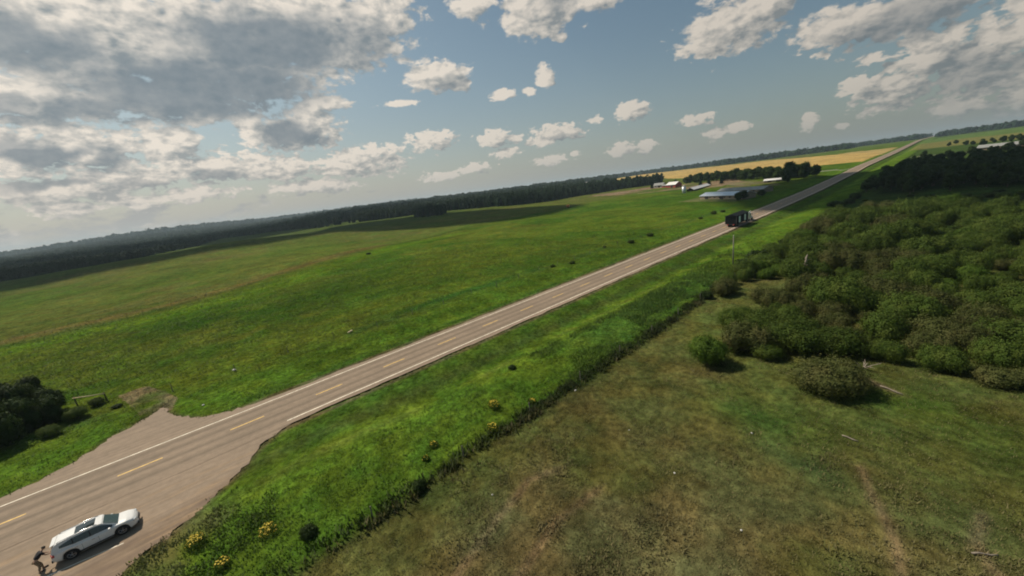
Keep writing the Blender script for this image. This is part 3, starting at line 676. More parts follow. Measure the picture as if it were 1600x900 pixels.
# sparse trees before the far pale roof on the right
for i in range(64):
    u = rnd.random(); y = 470+rnd.random()**1.5*360; x = 20+(y*.02)+rnd.random()**.9*(CX+.14*y-10)
    tree(rnd.choice(DT), x, y, rnd.uniform(.55, 1.0), i, 'small tree in the open field right of the far road', 'tree', 'scattered trees right of the far road', name='field_tree', sz=rnd.uniform(.7, 1.0))

# ------------------------------------------------------------------ farm trees
FT = [tree_proto(80+i, 10, 4.0, 1.2, M_['farm'], 3200, .40) for i in range(4)]
rnd = random.Random(12)
FARM = []
for i in range(46):      # the row that runs towards the road behind the sheds
    t_ = i/45; x = -165+t_*139; y = 495-t_*92+rnd.uniform(-9, 9)
    FARM.append((x, y, rnd.uniform(.85, 1.1)+(.25*t_)))
for i in range(12): FARM.append((-190+i*7+rnd.uniform(-2, 2), 520+rnd.uniform(-8, 8)-i*3, rnd.uniform(.5, .7)))
for x, y, s in FARM:
    tree(rnd.choice(FT), x, y, s, rnd.uniform(0, 6), 'dark green tree in the long shelter belt behind the farm sheds', 'tree', 'shelter belt trees behind the farm', name='shelter_tree', sz=rnd.uniform(.75, 1.0))
tree(FT[0], -30.0, 362, 1.18, .5, 'tall rounded tree by the road in front of the small pale shed', 'tree', name='roadside_farm_tree', sz=1.0)
tree(FT[1], -33.5, 382, 1.3, 1.5, 'tallest tree of the farm, just left of the small pale shed', 'tree', name='tall_farm_tree', sz=1.1)
tree(FT[2], -20.0, 402, 1.05, 2.5, 'broad dark tree nearest the road at the end of the shelter belt', 'tree', name='end_farm_tree', sz=.95)
tree(FT[3], -26.5, 408, .95, 3.5, 'dark tree behind the broad one at the end of the shelter belt', 'tree', name='rear_farm_tree', sz=.9)
tree(FT[2], -26.3, 250.5, .85, .8, 'dark bushy tree in front of the long low barn', 'tree', name='barn_tree', sz=.62)
tree(FT[1], -27.2, 246.5, .62, 2.8, 'smaller dark tree touching the barn tree on its left', 'tree', name='barn_tree', sz=.7)
tree(FT[0], -21.5, 268, .62, 1.8, 'low dark tree at the right end of the long low barn', 'tree', name='barn_end_tree', sz=.6)
SP = [spruce_proto(90, 11, 2.6, M_['spruce']), spruce_proto(91, 11, 2.9, M_['spruce'])]
for i, (x, y, s, lb) in enumerate([(-113, 408, 1.05, 'left one of three pointed spruces in the farmyard'), (-106.5, 412, 1.05, 'middle one of three pointed spruces in the farmyard'), (-95.5, 414, 1.0, 'right one of three pointed spruces in the farmyard'),
                                   (-176, 430, .95, 'pointed spruce at the left end of the farmyard by the wood')]):
    tree(SP[i % 2], x, y, s, i, lb, 'spruce', name='spruce_tree')

# ------------------------------------------------------------------ far woods as stuff
def forest(name, P, S, tmplR, tmplH, nq, qs, seed, m, kind='stuff'):
    rng = np.random.default_rng(seed); T = []
    for t_ in range(5):
        L = [((rng.uniform(-.3, .3)*tmplR, rng.uniform(-.3, .3)*tmplR, tmplH*(.42+.42*u)), tmplR*(.75-.35*u), 1.0) for u in (0, .3, .6, 1.0)]
        k = rng.integers(0, 4, nq); d = unit(rng, nq); d[:, 2] = np.abs(d[:, 2])*1.0-.25; d /= np.linalg.norm(d, axis=1)[:, None]
        Pq = np.array([L[i][0] for i in k])+d*np.array([L[i][1] for i in k])[:, None]
        T.append(leaf_quads(rng, Pq, d, qs, .8)[0])
    T = np.array(T); ti = rng.integers(0, 5, len(P)); ang = rng.uniform(0, 6.283, len(P))
    tv = T[ti]; c, s = np.cos(ang)[:, None], np.sin(ang)[:, None]
    sc3 = S[:, None]
    Vx = (tv[..., 0]*c-tv[..., 1]*s)*sc3+P[:, 0:1]; Vy = (tv[..., 0]*s+tv[..., 1]*c)*sc3+P[:, 1:2]
    Vz = tv[..., 2]*sc3*rng.uniform(.8, 1.15, len(P))[:, None]+P[:, 2:3]
    V = np.stack([Vx, Vy, Vz], -1).reshape(-1, 3)
    # a dark trunk-and-shade body inside every crown keeps the ground from shining through
    core = np.array([(math.cos(a)*.62*tmplR*k, math.sin(a)*.62*tmplR*k, z*tmplH) for z, k in ((.0, .8), (.5, 1.0), (.82, .5)) for a in np.arange(6)*1.0472])
    cv = (core[None]*sc3[..., None]+P[:, None, :]).reshape(-1, 3)
    f = np.array([(i*6+k, i*6+(k+1) % 6, (i+1)*6+(k+1) % 6, (i+1)*6+k) for i in range(2) for k in range(6)])
    cf = (f[None]+(np.arange(len(P))*18)[:, None, None]).reshape(-1, 4)+len(V)
    Fq = np.arange(len(V)).reshape(-1, 4)
    return tag(link(name, np_mesh(name, np.vstack([V, cv]), np.vstack([Fq, cf]), m)), kind=kind)
def scatter(rng, n, az0, az1, r0, r1, test=in_forest):
    a = np.radians(rng.uniform(az0, az1, n)); r = np.sqrt(rng.uniform(r0*r0, r1*r1, n))
    x = CX+np.sin(a)*r; y = CY+np.cos(a)*r; k = test(x, y); return x[k], y[k]
rng = np.random.default_rng(3)
M_['wood'] = foliage_mat('far_wood_leaves', (.013, .034, .016), (.026, .054, .024), .03, .0, .1)
x, y = scatter(rng, 30000, -110, -24, 380, 760)
keep = rng.random(len(x)) < .55; x, y = x[keep], y[keep]
x, y = x[:5200], y[:5200]
o = forest('broadleaf_wood', np.stack([x, y, H(x, y)-.4], 1), rng.uniform(.6, 1.2, len(x))*(1-.42*smooth(-72, -86, az_r(x, y)[0])), 3.6, 12.5, 110, .95, 4, M_['wood'])
tag(o, 'dark green wood along the far side of the left meadow', 'wood')
x, y = scatter(rng, 26000, -110, -24, 760, 1500)
x, y = x[:5500], y[:5500]
o = forest('hillside_wood', np.stack([x, y, H(x, y)-.5], 1), rng.uniform(.7, 1.15, len(x))*(1-.4*smooth(-72, -86, az_r(x, y)[0])), 7.5, 13, 64, 1.9, 5, M_['wood'])
tag(o, 'wood canopy rising behind the dark wood edge on the left', 'wood')
x, y = scatter(rng, 60000, -112, 14, 1500, 3300)
x, y = x[:9000], y[:9000]
o = forest('horizon_wood', np.stack([x, y, H(x, y)-1], 1), rng.uniform(.7, 1.1, len(x))*(1-.5*smooth(-70, -84, az_r(x, y)[0])), 17, 12, 40, 4.5, 6, M_['wood'])
tag(o, 'thin dark band of woods along the horizon', 'wood')
x, y = scatter(rng, 12000, -112, -60, 3300, 5200)
x, y = x[:4000], y[:4000]
o = forest('hill_wood', np.stack([x, y, H(x, y)-1], 1), rng.uniform(.8, 1.1, len(x)), 34, 14, 30, 9, 7, M_['wood'])
tag(o, 'bluish wooded hill on the far left horizon', 'wood')
# the dark stand that juts into the meadow
x = rng.normal(-392, 11, 46); y = rng.normal(262, 9, 46)
o = forest('tree_stand', np.stack([x, y, H(x, y)-.4], 1), rng.uniform(.8, 1.1, len(x)), 3.6, 12.5, 140, .8, 8, M_['wood'])
tag(o, 'dark stand of trees jutting into the meadow before the wood', 'wood')

# ------------------------------------------------------------------ grass
def clumps(name, n, seed, test, hgt, wid, blades, mtl, rmax=150, rmin=14, az=(-125, 30), tint=1.0, spread=.22, pw=1.0):
    rng = np.random.default_rng(seed)
    r = rmin+(rmax-rmin)*rng.random(n)**pw; a = np.radians(rng.uniform(az[0], az[1], n))
    x = CX+np.sin(a)*r; y = CY+np.cos(a)*r
    k = test(x, y) & (rng.random(n) < smooth(rmax, rmax*.55, r)) & (np.abs(x) > 5.5) & ~inpoly(x, y, TURN) & ~inpoly(x, y, DRIVE); x, y, r = x[k], y[k], r[k]
    n = len(x); z = H(x, y)
    h = hgt(x, y, rng)*(1+np.clip(r-60, 0, 200)/160); c = cover(x, y)*tint
    B = blades; ang = rng.uniform(0, 6.283, (n, B)); lean = rng.uniform(.15, .8, (n, B)); hh = h[:, None]*rng.uniform(.6, 1.1, (n, B))
    w_ = wid*(1+np.clip(r-40, 0, 200)/60)[:, None]*rng.uniform(.7, 1.3, (n, B))
    ox = x[:, None]+rng.normal(size=(n, B))*spread; oy = y[:, None]+rng.normal(size=(n, B))*spread
    ca, sa = np.cos(ang), np.sin(ang)
    Z0 = np.broadcast_to(z[:, None]-.05, (n, B))
    v0 = np.stack([ox-sa*w_, oy+ca*w_, Z0], -1); v1 = np.stack([ox+sa*w_, oy-ca*w_, Z0], -1)
    v2 = np.stack([ox+ca*lean*hh, oy+sa*lean*hh, Z0+hh], -1)
    V = np.stack([v0, v1, v2], 2).reshape(-1, 3); F = np.arange(n*B*3).reshape(-1, 3)
    cc = c[:, None, :]*rng.uniform(.82, 1.24, (n, B, 1))*np.array([1, 1, 1])+rng.normal(size=(n, 1, 1))*.004*np.array([1.2, 1, .3])
    st_ = (rng.random((n, 1, 1)) < .5*smooth(24, 27, x)[:, None, None]+.12)*rng.uniform(.2, .75, (n, B, 1))
    cc = cc*(1-st_)+np.where(x[:, None, None] > 25, np.array([.21, .178, .082]), np.array([.13, .17, .02]))*st_*(c.sum(1)/.19).clip(.3, 1.1)[:, None, None]
    cc = np.repeat(np.clip(cc, .004, 1).reshape(-1, 3), 3, 0)
    return tag(link(name, np_mesh(name, V, F, mtl, False, cc)), kind='stuff')
rng_keep = lambda x, y: (y > -8) & (vnoise(x*31.7, y*27.3, 77) < .35+.65*smooth(4, 26, y))
mg = bpy.data.materials.new('grass_blades'); mg.use_nodes = True; gg = NG(mg.node_tree); bb = mg.node_tree.nodes['Principled BSDF']
nrm = gg.V('NORMALIZE', gg.V('ADD', gg.V('MULTIPLY', gg.n('ShaderNodeNewGeometry').outputs['Normal'], (.35, .35, .3)), (0, 0, 1)))
gg.put(bb.inputs['Normal'], nrm); gat = gg.n('ShaderNodeVertexColor', layer_name='cover').outputs['Color']; gg.put(bb.inputs['Base Color'], gat)
bb.inputs['Roughness'].default_value = .7; bb.inputs['Specular IOR Level'].default_value = .12
tr_ = gg.n('ShaderNodeBsdfTranslucent'); gg.put(tr_.inputs[0], gat); mx_ = gg.n('ShaderNodeMixShader'); mx_.inputs[0].default_value = .3
gg.t.links.new(bb.outputs[0], mx_.inputs[1]); gg.t.links.new(tr_.outputs[0], mx_.inputs[2]); gg.t.links.new(mx_.outputs[0], gg.t.nodes['Material Output'].inputs[0])
M_['grass'] = mg
o = clumps('pasture_grass', 150000, 11, lambda x, y: x > 25.3, lambda x, y, r: .08+.20*np.clip(fbm(x, y, 3, 3, 41)-.3, 0, 1)+.07*r.random(len(x))**2, .035, 6, mg, 120, 4, az=(-130, 60), tint=1.35)
tag(o, 'olive and dry pasture grass on the right of the fence row', 'grass')
o = clumps('verge_grass', 90000, 12, lambda x, y: (x < 24.2) & (x > 5.6) & (y > -25), lambda x, y, r: .10+.12*smooth(12, 17, x)+.12*np.clip(fbm(x, y, 2.5, 3, 42)-.3, 0, 1), .05, 4, mg, 150, az=(-125, -5), tint=1.3)
tag(o, 'bright green verge grass beside the road', 'grass')
o = clumps('meadow_grass', 90000, 13, lambda x, y: x < -5.8, lambda x, y, r: .14+.22*np.clip(fbm(x, y, 4, 3, 43)-.3, 0, 1), .055, 3, mg, 190, 48, az=(-118, -20), tint=1.3)
tag(o, 'green meadow grass left of the road', 'grass')
o = clumps('fence_row_weeds', 60000, 14, lambda x, y: (np.abs(x-24.9-.5*(fbm(y, x*0, 5, 2, 3)-.5)) < .25+.75*fbm(x*0, y, 4, 3, 44)) & (rng_keep(x, y)), lambda x, y, r: .25+.60*fbm(x*0+3, y, 2.2, 3, 45)+.0*x, .09, 12, mg, 170, 22, az=(-92, 0), tint=1.0, spread=.3, pw=1.0)  # blades take the dark strip's colour, painted shadow included
tag(o, 'dark tall weeds along the fence row, verge shadow painted into their colour', 'weeds')
o = clumps('tall_weeds', 45000, 15, lambda x, y: (x > 15.5+.0*y) & (x < 24.6) & (y > 28) & (y < 100) & (fbm(x, y, 5, 3, 46) > .43), lambda x, y, r: .2+.34*fbm(x, y, 3, 2, 47), .06, 8, mg, 130, 34, az=(-60, -8), tint=1.1, spread=.3)
tag(o, 'dense dark green weeds on the verge before the thicket', 'weeds')
o = clumps('turnout_edge_weeds', 8000, 17, lambda x, y: (np.hypot(x-16.5, y+4.0) < 5.5) & (fbm(x, y, 2.2, 3, 49) > .52), lambda x, y, r: .12+.28*fbm(x, y, 1.5, 2, 50), .07, 9, mg, 52, 18, az=(-125, -80), tint=1.1, spread=.22)
tag(o, 'rough green weeds along the broken edge of the dirt turnout', 'weeds')
o = clumps('pasture_weeds', 26000, 16, lambda x, y: (x > 26) & (fbm(x, y, 4.5, 3, 48) > .56), lambda x, y, r: .16+.24*r.random(len(x))**2, .05, 9, mg, 75, 6, az=(-130, 40), tint=1.25, spread=.2)
tag(o, 'coarse darker weed tufts in the right pasture', 'weeds')

# ------------------------------------------------------------------ yellow flowers
M_['petal'] = mat('yellow_petals', (.55, .40, .02), .7, var=.25, vs=8)
def flowers(x, y, rad, hh, seed, label, leafy=True, n=90):
    rng = np.random.default_rng(seed); t = empty('yellow_flower_clump', (x, y, hz(x, y)-.03), 0, label, 'flowers')
    a = rng.uniform(0, 6.283, n); q = rad*np.sqrt(rng.random(n)); P = np.stack([np.cos(a)*q, np.sin(a)*q*.8, hh*rng.uniform(.8, 1.15, n)*(1-.4*(q/rad)**2)], 1)
    N = np.tile([0, 0, 1.], (n, 1)); V, F = leaf_quads(rng, P, N, .055, .9)
    link('blossoms', np_mesh('blossoms', V, F, M_['petal']), t)
    m = 700; a = rng.uniform(0, 6.283, m); q = rad*1.05*np.sqrt(rng.random(m)); P = np.stack([np.cos(a)*q, np.sin(a)*q*.8, hh*.85*rng.random(m)], 1)
    V, F = leaf_quads(rng, P, unit(rng, m), .07, .4); link('leaves', np_mesh('leaves', V, F, M_['willow_fresh']), t)
    return t
for i, (x, y, r_, h_, lb, n) in enumerate([(21.4, 20.9, .65, .8, 'round bushy plant ringed with yellow flowers on the right verge', 90), (19.9, .4, .75, .7, 'broad patch of yellow flowers nearest the dark weed clump at the bottom', 130),
        (16.9, -3.6, .7, .7, 'yellow flowers at the edge of the dirt turnout ahead of the car', 110), (20.6, -2.4, .55, .6, 'yellow flowers at the very bottom edge of the picture', 80),
        (24.0, 18.5, .7, .5, 'yellow flowers right against the fence row', 60), (21.5, 13.5, .5, .4, 'sparse yellow flowers on the verge left of the fence row', 28), (23.6, 24.2, .5, .5, 'yellow flowers by the fence row beyond the round flowering plant', 40), (22.6, 12.0, .35, .4, 'a few yellow blossoms nearest the middle of the verge', 18)]):
    flowers(x, y, r_, h_, 100+i, lb, n=n)

# ------------------------------------------------------------------ dead wood, stones, posts
def snag(x, y, Hh, seed, label):
    rng = random.Random(seed); t = empty('dead_tree', (x, y, hz(x, y)), 0, label, 'dead tree')
    mb = MB(); mb.tube([(0, 0, -.3), (.05, .1, Hh*.35), (.25, -.1, Hh*.7), (.45, 0, Hh)], [.19, .17, .15, .06], 8); mb.build('trunk', M_['deadwood'], t, True)
    for i in range(5):
        a = rng.uniform(0, 6.28); z = Hh*rng.uniform(.35, .85); L = rng.uniform(.7, 1.5)
        mb = MB(); mb.tube([(.15, 0, z), (.15+L*.5*math.cos(a), L*.5*math.sin(a), z+L*.35), (.15+L*math.cos(a), L*math.sin(a), z+L*.5)], [.06, .04, .015], 6); mb.build('branch', M_['deadwood'], t)
    return t
snag(35.8, 79.0, 5.2, 3, 'bare pale dead trunk rising out of the thicket')
t = empty('dead_shrub', (46.9, 48.2, hz(46.9, 48.2)), 0, 'leafless grey dead branches at the foot of the thicket above the bare earth', 'dead shrub')
rng_ = random.Random(4)
for i in range(12):
    a = rng_.uniform(0, 6.28); L = rng_.uniform(.7, 1.5); mb = MB()
    mb.tube([(0, 0, -.1), (L*.45*math.cos(a), L*.45*math.sin(a), L*.4), (L*math.cos(a+.2), L*math.sin(a+.2), L*rng_.uniform(.3, .9))], [.05, .035, .012], 5); mb.build('branch', M_['deadwood'], t)
def log(x, y, L, r_, rz, label, m='deadwood', name='fallen_log'):
    mb = MB(); mb.tube([(-L/2, 0, r_), (-L*.2, .04, r_*1.3), (L*.2, -.03, r_*1.2), (L/2, .02, r_)], [r_, r_*.95, r_*.85, r_*.6], 8)
    mb.tube([(L*.1, 0, r_), (L*.2, L*.12, r_*2.2)], [r_*.4, r_*.15], 5)
    return tag(mb.build(name, M_[m], smooth=True, loc=(x, y, hz(x, y)+.05)), label, 'log')
o = log(49.2, 44.4, 1.7, .06, 0, 'long pale fallen branch on the bare earth below the thicket'); o.rotation_euler.z = -.5
o = log(47.6, 34.8, 1.0, .05, 0, 'short pale stick lying in the right pasture', name='stick'); o.rotation_euler.z = -.2
o = log(53.9, 27.3, 1.1, .05, 0, 'thin pale stick in the pasture near the lower right corner', name='stick'); o.rotation_euler.z = .6
M_['plank'] = mat('weathered_plank', (.50, .40, .24), .8, var=.2, bump=.2)
mb = MB(); mb.box((0, 0, .12), (1.35, .22, .10)); mb.box((.35, 0, .04), (.1, .5, .08)); mb.box((-.35, 0, .04), (.1, .5, .08))
o = tag(mb.build('wooden_plank', M_['plank'], loc=(-20.7, 21.4, hz(-20.7, 21.4)+.2)), 'short pale wooden plank lying alone in the left meadow', 'plank'); o.rotation_euler.z = 2.2
def stone(x, y, s, label, c='rock'):
    bm = bmesh.new(); bmesh.ops.create_icosphere(bm, subdivisions=2, radius=s)
    for v in bm.verts:
        n = float(vnoise(np.array(v.co.x*4/s*.3+x), np.array(v.co.y*4/s*.3+v.co.z*2/s), 7)); v.co *= .75+.45*n; v.co.z *= .6
    me = bpy.data.meshes.new('stone'); bm.to_mesh(me); bm.free(); me.materials.append(M_[c]); 
    return tag(link('stone', me, None, (x, y, hz(x, y)+s*.3)), label, 'stone')
M_['rock'] = mat('pale_stone', (.52, .50, .46), .85, var=.2, bump=.3)
stone(-21.3, 3.4, .26, 'pale grey stone in the meadow left of the road')
for x, y, s, lb in [(30.2, 13.2, .07, 'tiny white stone in the pasture below the fence row'), (39.2, 23.4, .08, 'small white stone in the middle of the dry pasture'), (41.9, 31.5, .09, 'small pale stone on the greenest patch of the pasture'), (44.3, 21.3, .07, 'little pale stone in the dry grass lower right'),
                    (33.9, 26.0, .06, 'tiny pale stone in the pasture nearest the fence row'), (26.0, 28.5, .12, 'pale stone against the fence row weeds'), (-10.6, -1.2, .16, 'small light stone on the grass beside the driveway corner')]: stone(x, y, s, lb)
# pale rail by the driveway
t = empty('wooden_rail', (-27.4, -12.7, hz(-27.4, -12.7)), math.atan2(3.1, 2.4), 'pale horizontal wooden rail on short posts at the driveway fence', 'rail')
mb = MB(); mb.tube([(-2.1, 0, 1.15), (0, .02, 1.13), (2.1, 0, 1.18)], [.075, .08, .07], 8); mb.build('rail', M_['plank'], t, True)
for sx in (-2.0, 2.0): mb = MB(); mb.tube([(sx, .1, -.3), (sx, .1, 1.3)], .08, 8); mb.build('post', M_['bark'], t)
# tall pole by the thicket
t = empty('utility_pole', (21.6, 89.0, hz(21.6, 89.0)), 0, 'thin grey wooden pole standing on the verge beside the thicket', 'pole')
mb = MB(); mb.tube([(0, 0, -.5), (0, 0, 3), (0, 0, 6.4)], [.13, .115, .09], 10); M_['pole'] = mat('grey_pole_wood', (.20, .18, .15), .9, var=.3, bump=.3); mb.build('post', M_['pole'], t, True)
mb = MB(); mb.tube([(0, 0, 6.4), (0, 0, 6.5)], [.10, .06], 10); mb.build('cap', M_['rock'], t)
# wooden fence posts by the left meadow line
M_['post'] = mat('fence_post_wood', (.17, .15, .12), .9, var=.3)
for i in range(26):
    y = -4+i*7.5; x = -20.8 if y < 20 else -19.2; z = hz(x, y)
    mb = MB(); mb.tube([(0, 0, -.3), (.02, 0, 1.15)], [.055, .045], 6)
    tag(mb.build('fence_post', M_['post'], loc=(x, y, z)), 'weathered thin fence post in the line between the left roadside and the meadow', 'fence post', 'fence posts left of the road')
for i in range(22):
    y = -2+i*8.2; x = 24.9; z = hz(x, y)
    mb = MB(); mb.tube([(0, 0, -.3), (.02, 0, 1.1)], [.055, .045], 6)
    tag(mb.build('fence_post', M_['post'], loc=(x, y, z)), 'weathered thin fence post standing in the weedy fence row on the right', 'fence post', 'fence posts in the right fence row')

# ------------------------------------------------------------------ white car
M_['paint'] = mat('white_car_paint', (.74, .73, .70), .28, spec=.5, var=.02)
M_['glass'] = mat('dark_tinted_glass', (.012, .018, .018), .06, spec=.9, var=.0)
M_['wind'] = mat('windscreen_glass', (.025, .055, .050), .10, spec=.9, var=.1)
M_['blackp'] = mat('black_plastic', (.02, .02, .021), .55, var=.1)
M_['tyre'] = mat('tyre_rubber', (.018, .018, .018), .85, var=.1)
M_['rim'] = mat('alloy_rim', (.42, .42, .43), .35, metal=.8, var=.05)
M_['redl'] = mat('red_tail_lens', (.45, .012, .02), .2, var=.1)
M_['headl'] = mat('clear_lamp', (.55, .58, .6), .12, var=.05)
M_['chrome'] = mat('chrome_trim', (.6, .6, .6), .2, metal=1, var=.02)
M_['platec'] = mat('plate_white', (.62, .62, .60), .5)
def car(loc, rz):
    t = empty('parked_car', loc, rz, 'white station wagon style car with dark sunroof parked on the dirt turnout', 'car')
    L = 2.32; wheels = (-1.36, 1.38); Rw = .37
    ys = sorted(set([round(-L+i*4*L/2/58, 3) for i in range(59)]))
    def top(y):
        P = [(-2.32, .78), (-2.27, 1.02), (-2.0, 1.07), (.9, 1.06), (1.25, 1.05), (1.75, 1.0), (2.08, .91), (2.22, .78), (2.32, .62)]
        return float(np.interp(y, [q[0] for q in P], [q[1] for q in P]))
    def hw(y): return .93*float(np.interp(y, [-2.32, -2.2, -1.8, -1.0, 1.0, 1.8, 2.12, 2.26, 2.32], [.80, .90, .98, 1.0, 1.0, .965, .86, .70, .52]))
    def bot(y):
        b = .24+.10*max(0, abs(y)-1.9)/.4
        for wy in wheels:
            d = abs(y-wy)
            if d < .45: b = max(b, .36+math.sqrt(max(0, .45**2-d*d)))
        return min(b, top(y)-.12)
    rings = []
    for y in ys:
        zt, w_, zb = top(y), hw(y), bot(y); w2 = w_*.86
        half = [(w_*.93, zb), (w_*.99, zb+(zt-zb)*.18), (w_, zb+(zt-zb)*.5), (w_*.985, zb+(zt-zb)*.78), (w2+(w_-w2)*.6, zt-.035), (w2, zt), (w2*.5, zt+.025)]
        rings.append([Vector((x, y, z)) for x, z in half]+[Vector((0, y, zt+.033))]+[Vector((-x, y, z)) for x, z in reversed(half)])
    mb = MB(); mb.loft(rings); mb.build('body', M_['paint'], t, True)
    # dark underside and wheel wells
    mb = MB(); mb.box((0, 0, .42), (1.5, 4.2, .36)); mb.build('underbody', M_['blackp'], t)
    # glasshouse: stations (y, half width at belt, half width at roof, z belt, z roof)
    gh = [(-2.24, .80, .76, 1.0, 1.10), (-2.14, .82, .72, 1.02, 1.42), (-1.96, .84, .69, 1.05, 1.60), (-1.2, .86, .675, 1.06, 1.675), (-.4, .87, .68, 1.06, 1.70), (.2, .86, .675, 1.05, 1.685), (.50, .85, .66, 1.04, 1.62), (.95, .82, .68, 1.03, 1.31), (1.34, .79, .76, 1.0, 1.04)]
    rings = [[Vector((a, y, zb)), Vector((b, y, zr-.02)), Vector((0, y, zr)), Vector((-b, y, zr-.02)), Vector((-a, y, zb))] for y, a, b, zb, zr in gh]
    mb = MB(); mb.loft(rings, closed=True); mb.build('pillars', M_['paint'], t)
    def on_roof(y, u, k=.012):   # a point on the glasshouse skin
        i = [np.interp(y, [q[0] for q in gh], [q[j] for q in gh]) for j in (1, 2, 3, 4)]
        return Vector((u*i[1], y, i[3]+.012*(1-u*u)+k))
    def skin(name, y0, y1, u0, u1, m, k=.012, ny=8, nx=6, th=.02):
        mb = MB(); V = [[on_roof(y0+(y1-y0)*i/ny, u0+(u1-u0)*j/nx, k) for j in range(nx+1)] for i in range(ny+1)]
        F = [(i*(nx+1)+j, i*(nx+1)+j+1, (i+1)*(nx+1)+j+1, (i+1)*(nx+1)+j) for i in range(ny) for j in range(nx)]
        mb.add([q for r_ in V for q in r_], F); return mb.build(name, m, t, True)
    skin('roof', -2.02, .50, -1.02, 1.02, M_['paint'], .014, 14)
    skin('sunroof', -.95, .12, -.72, .72, M_['glass'], .026)
    skin('windscreen', .56, 1.28, -.93, .93, M_['wind'], .012)
    skin('rear_window', -2.225, -2.0, -.8, .8, M_['glass'], .02)
    def side(y, v, sx, k=.014):      # a point on the side of the glasshouse, v from belt to roof
        i = [np.interp(y, [q[0] for q in gh], [q[j] for q in gh]) for j in (1, 2, 3, 4)]
        return Vector((sx*(i[0]+(i[1]-i[0])*v+k), y, i[2]+(i[3]-.02-i[2])*v))
    for sx in (-1, 1):
        for y0, y1, v0a, v1a, v0b, v1b in ((-1.78, -1.12, .34, .62, .14, .84), (-1.06, -.22, .13, .85, .10, .88), (-.16, .98, .10, .88, .10, .66)):
            V = []; 
            for i in range(7):
                f = i/6; y = y0+(y1-y0)*f; V += [side(y, v0a+(v0b-v0a)*f, sx), side(y, v1a+(v1b-v1a)*f+.10*math.sin(f*3.14)*(y1 > .9), sx)]
            mb = MB(); mb.add(V, [(2*i, 2*i+1, 2*i+3, 2*i+2) for i in range(6)]); mb.build('side_window', M_['glass'], t)
            if y1 < .9: mb = MB(); mb.add([side(y1-.01, v0b, sx), side(y1-.01, v1b, sx), side(y1+.07, v1b, sx), side(y1+.07, v0b, sx)], [(0, 1, 2, 3)]); mb.build('door_pillar', M_['blackp'], t)
        mb = MB(); mb.tube([on_roof(-1.85, sx*.9, .02), on_roof(-1.7, sx*.9, .07), on_roof(.0, sx*.9, .07), on_roof(.25, sx*.9, .02)], .022, 6); mb.build('roof_rail', M_['chrome'], t, True)
        mb = MB(); mb.box((sx*1.02, .82, 1.09), (.20, .15, .13), 0, .85); mb.build('side_mirror', M_['paint'], t, bevel=.02)
        d = mb = MB(); mb.box((sx*.925, .15, .62), (.012, .012, .52)); mb.box((sx*.925, -.72, .62), (.012, .012, .52)); mb.box((sx*.935, -.0, .36), (.02, 1.9, .10)); mb.build('door_seams', M_['blackp'], t)
        for yh in (-.12, -1.0): mb = MB(); mb.box((sx*.935, yh, .83), (.03, .18, .03)); mb.build('door_handle', M_['chrome'], t, bevel=.006)
        mb = MB(); mb.box((sx*.66, 2.12, .76), (.30, .22, .13), sx*-.45); mb.build('headlight', M_['headl'], t, bevel=.03)
        mb = MB(); mb.box((sx*.76, -2.22, .86), (.26, .14, .19), sx*.3); mb.box((sx*.50, -2.29, .90), (.3, .05, .10)); mb.build('tail_light', M_['redl'], t, bevel=.02)
    mb = MB(); mb.box((0, 2.29, .55), (.95, .06, .20)); mb.build('grille', M_['blackp'], t, bevel=.015)
    mb = MB(); mb.box((0, 2.30, .34), (1.5, .08, .12)); mb.build('front_bumper', M_['blackp'], t, bevel=.02)
    mb = MB(); mb.box((0, -2.33, .42), (1.55, .08, .20)); mb.build('rear_bumper', M_['blackp'], t, bevel=.02)
    mb = MB(); mb.box((0, -2.335, .72), (.42, .015, .12)); mb.build('number_plate', M_['platec'], t)
    mb = MB(); mb.box((0, -2.08, 1.585), (1.2, .26, .035), 0, 1, .25); mb.build('spoiler', M_['paint'], t, bevel=.012)
    for wy in wheels:
        for sx in (-1, 1):
            mb = MB(); prof_ = [(-.11, .24), (-.11, .34), (-.08, Rw), (.08, Rw), (.11, .34), (.11, .24)]
            rings = [[Vector((sx*.80+a, wy+r_*math.cos(k*math.pi/12), Rw+r_*math.sin(k*math.pi/12))) for k in range(24)] for a, r_ in prof_]
            mb.loft(rings, cap=False); wh = mb.build('wheel', M_['tyre'], t, True)
            mb = MB(); rr_ = [[Vector((sx*.80+sx*a, wy+r_*math.cos(k*math.pi/12), Rw+r_*math.sin(k*math.pi/12))) for k in range(24)] for a, r_ in ((.05, .255), (.09, .25), (.085, .215), (.03, .20))]
            mb.loft(rr_, cap=False)
            for k in range(5):
                a = k*1.2566; mb.tube([(sx*.87, wy, Rw), (sx*.88, wy+.22*math.cos(a), Rw+.22*math.sin(a))], [.035, .02], 5)
            mb.build('rim', M_['rim'], wh)
    return t
ob = car((10.02, -8.95, .02), math.radians(0)); ob.scale = (.97, .97, .94)

# ------------------------------------------------------------------ person bending behind the car
def skinned(name, pts, edges, m, parent, root=0, sub=2):
    me = bpy.data.meshes.new(name); me.from_pydata([q[0] for q in pts], edges, []); o = link(name, me, parent)
    md = o.modifiers.new('skin', 'SKIN'); 
    for i, q in enumerate(pts):
        r_ = q[1] if isinstance(q[1], tuple) else (q[1], q[1]); me.skin_vertices[0].data[i].radius = r_
        me.skin_vertices[0].data[i].use_root = (i == root)
    s = o.modifiers.new('sub', 'SUBSURF'); s.levels = s.render_levels = sub
    dg = bpy.context.evaluated_depsgraph_get(); dg.update(); nm = bpy.data.meshes.new_from_object(o.evaluated_get(dg))
    bpy.data.objects.remove(o); nm.materials.clear(); nm.materials.append(m); nm.name = name
    nm.polygons.foreach_set('use_smooth', [True]*len(nm.polygons))
    return link(name, nm, parent)
M_['skin'] = mat('skin', (.42, .25, .17), .55, var=.05)
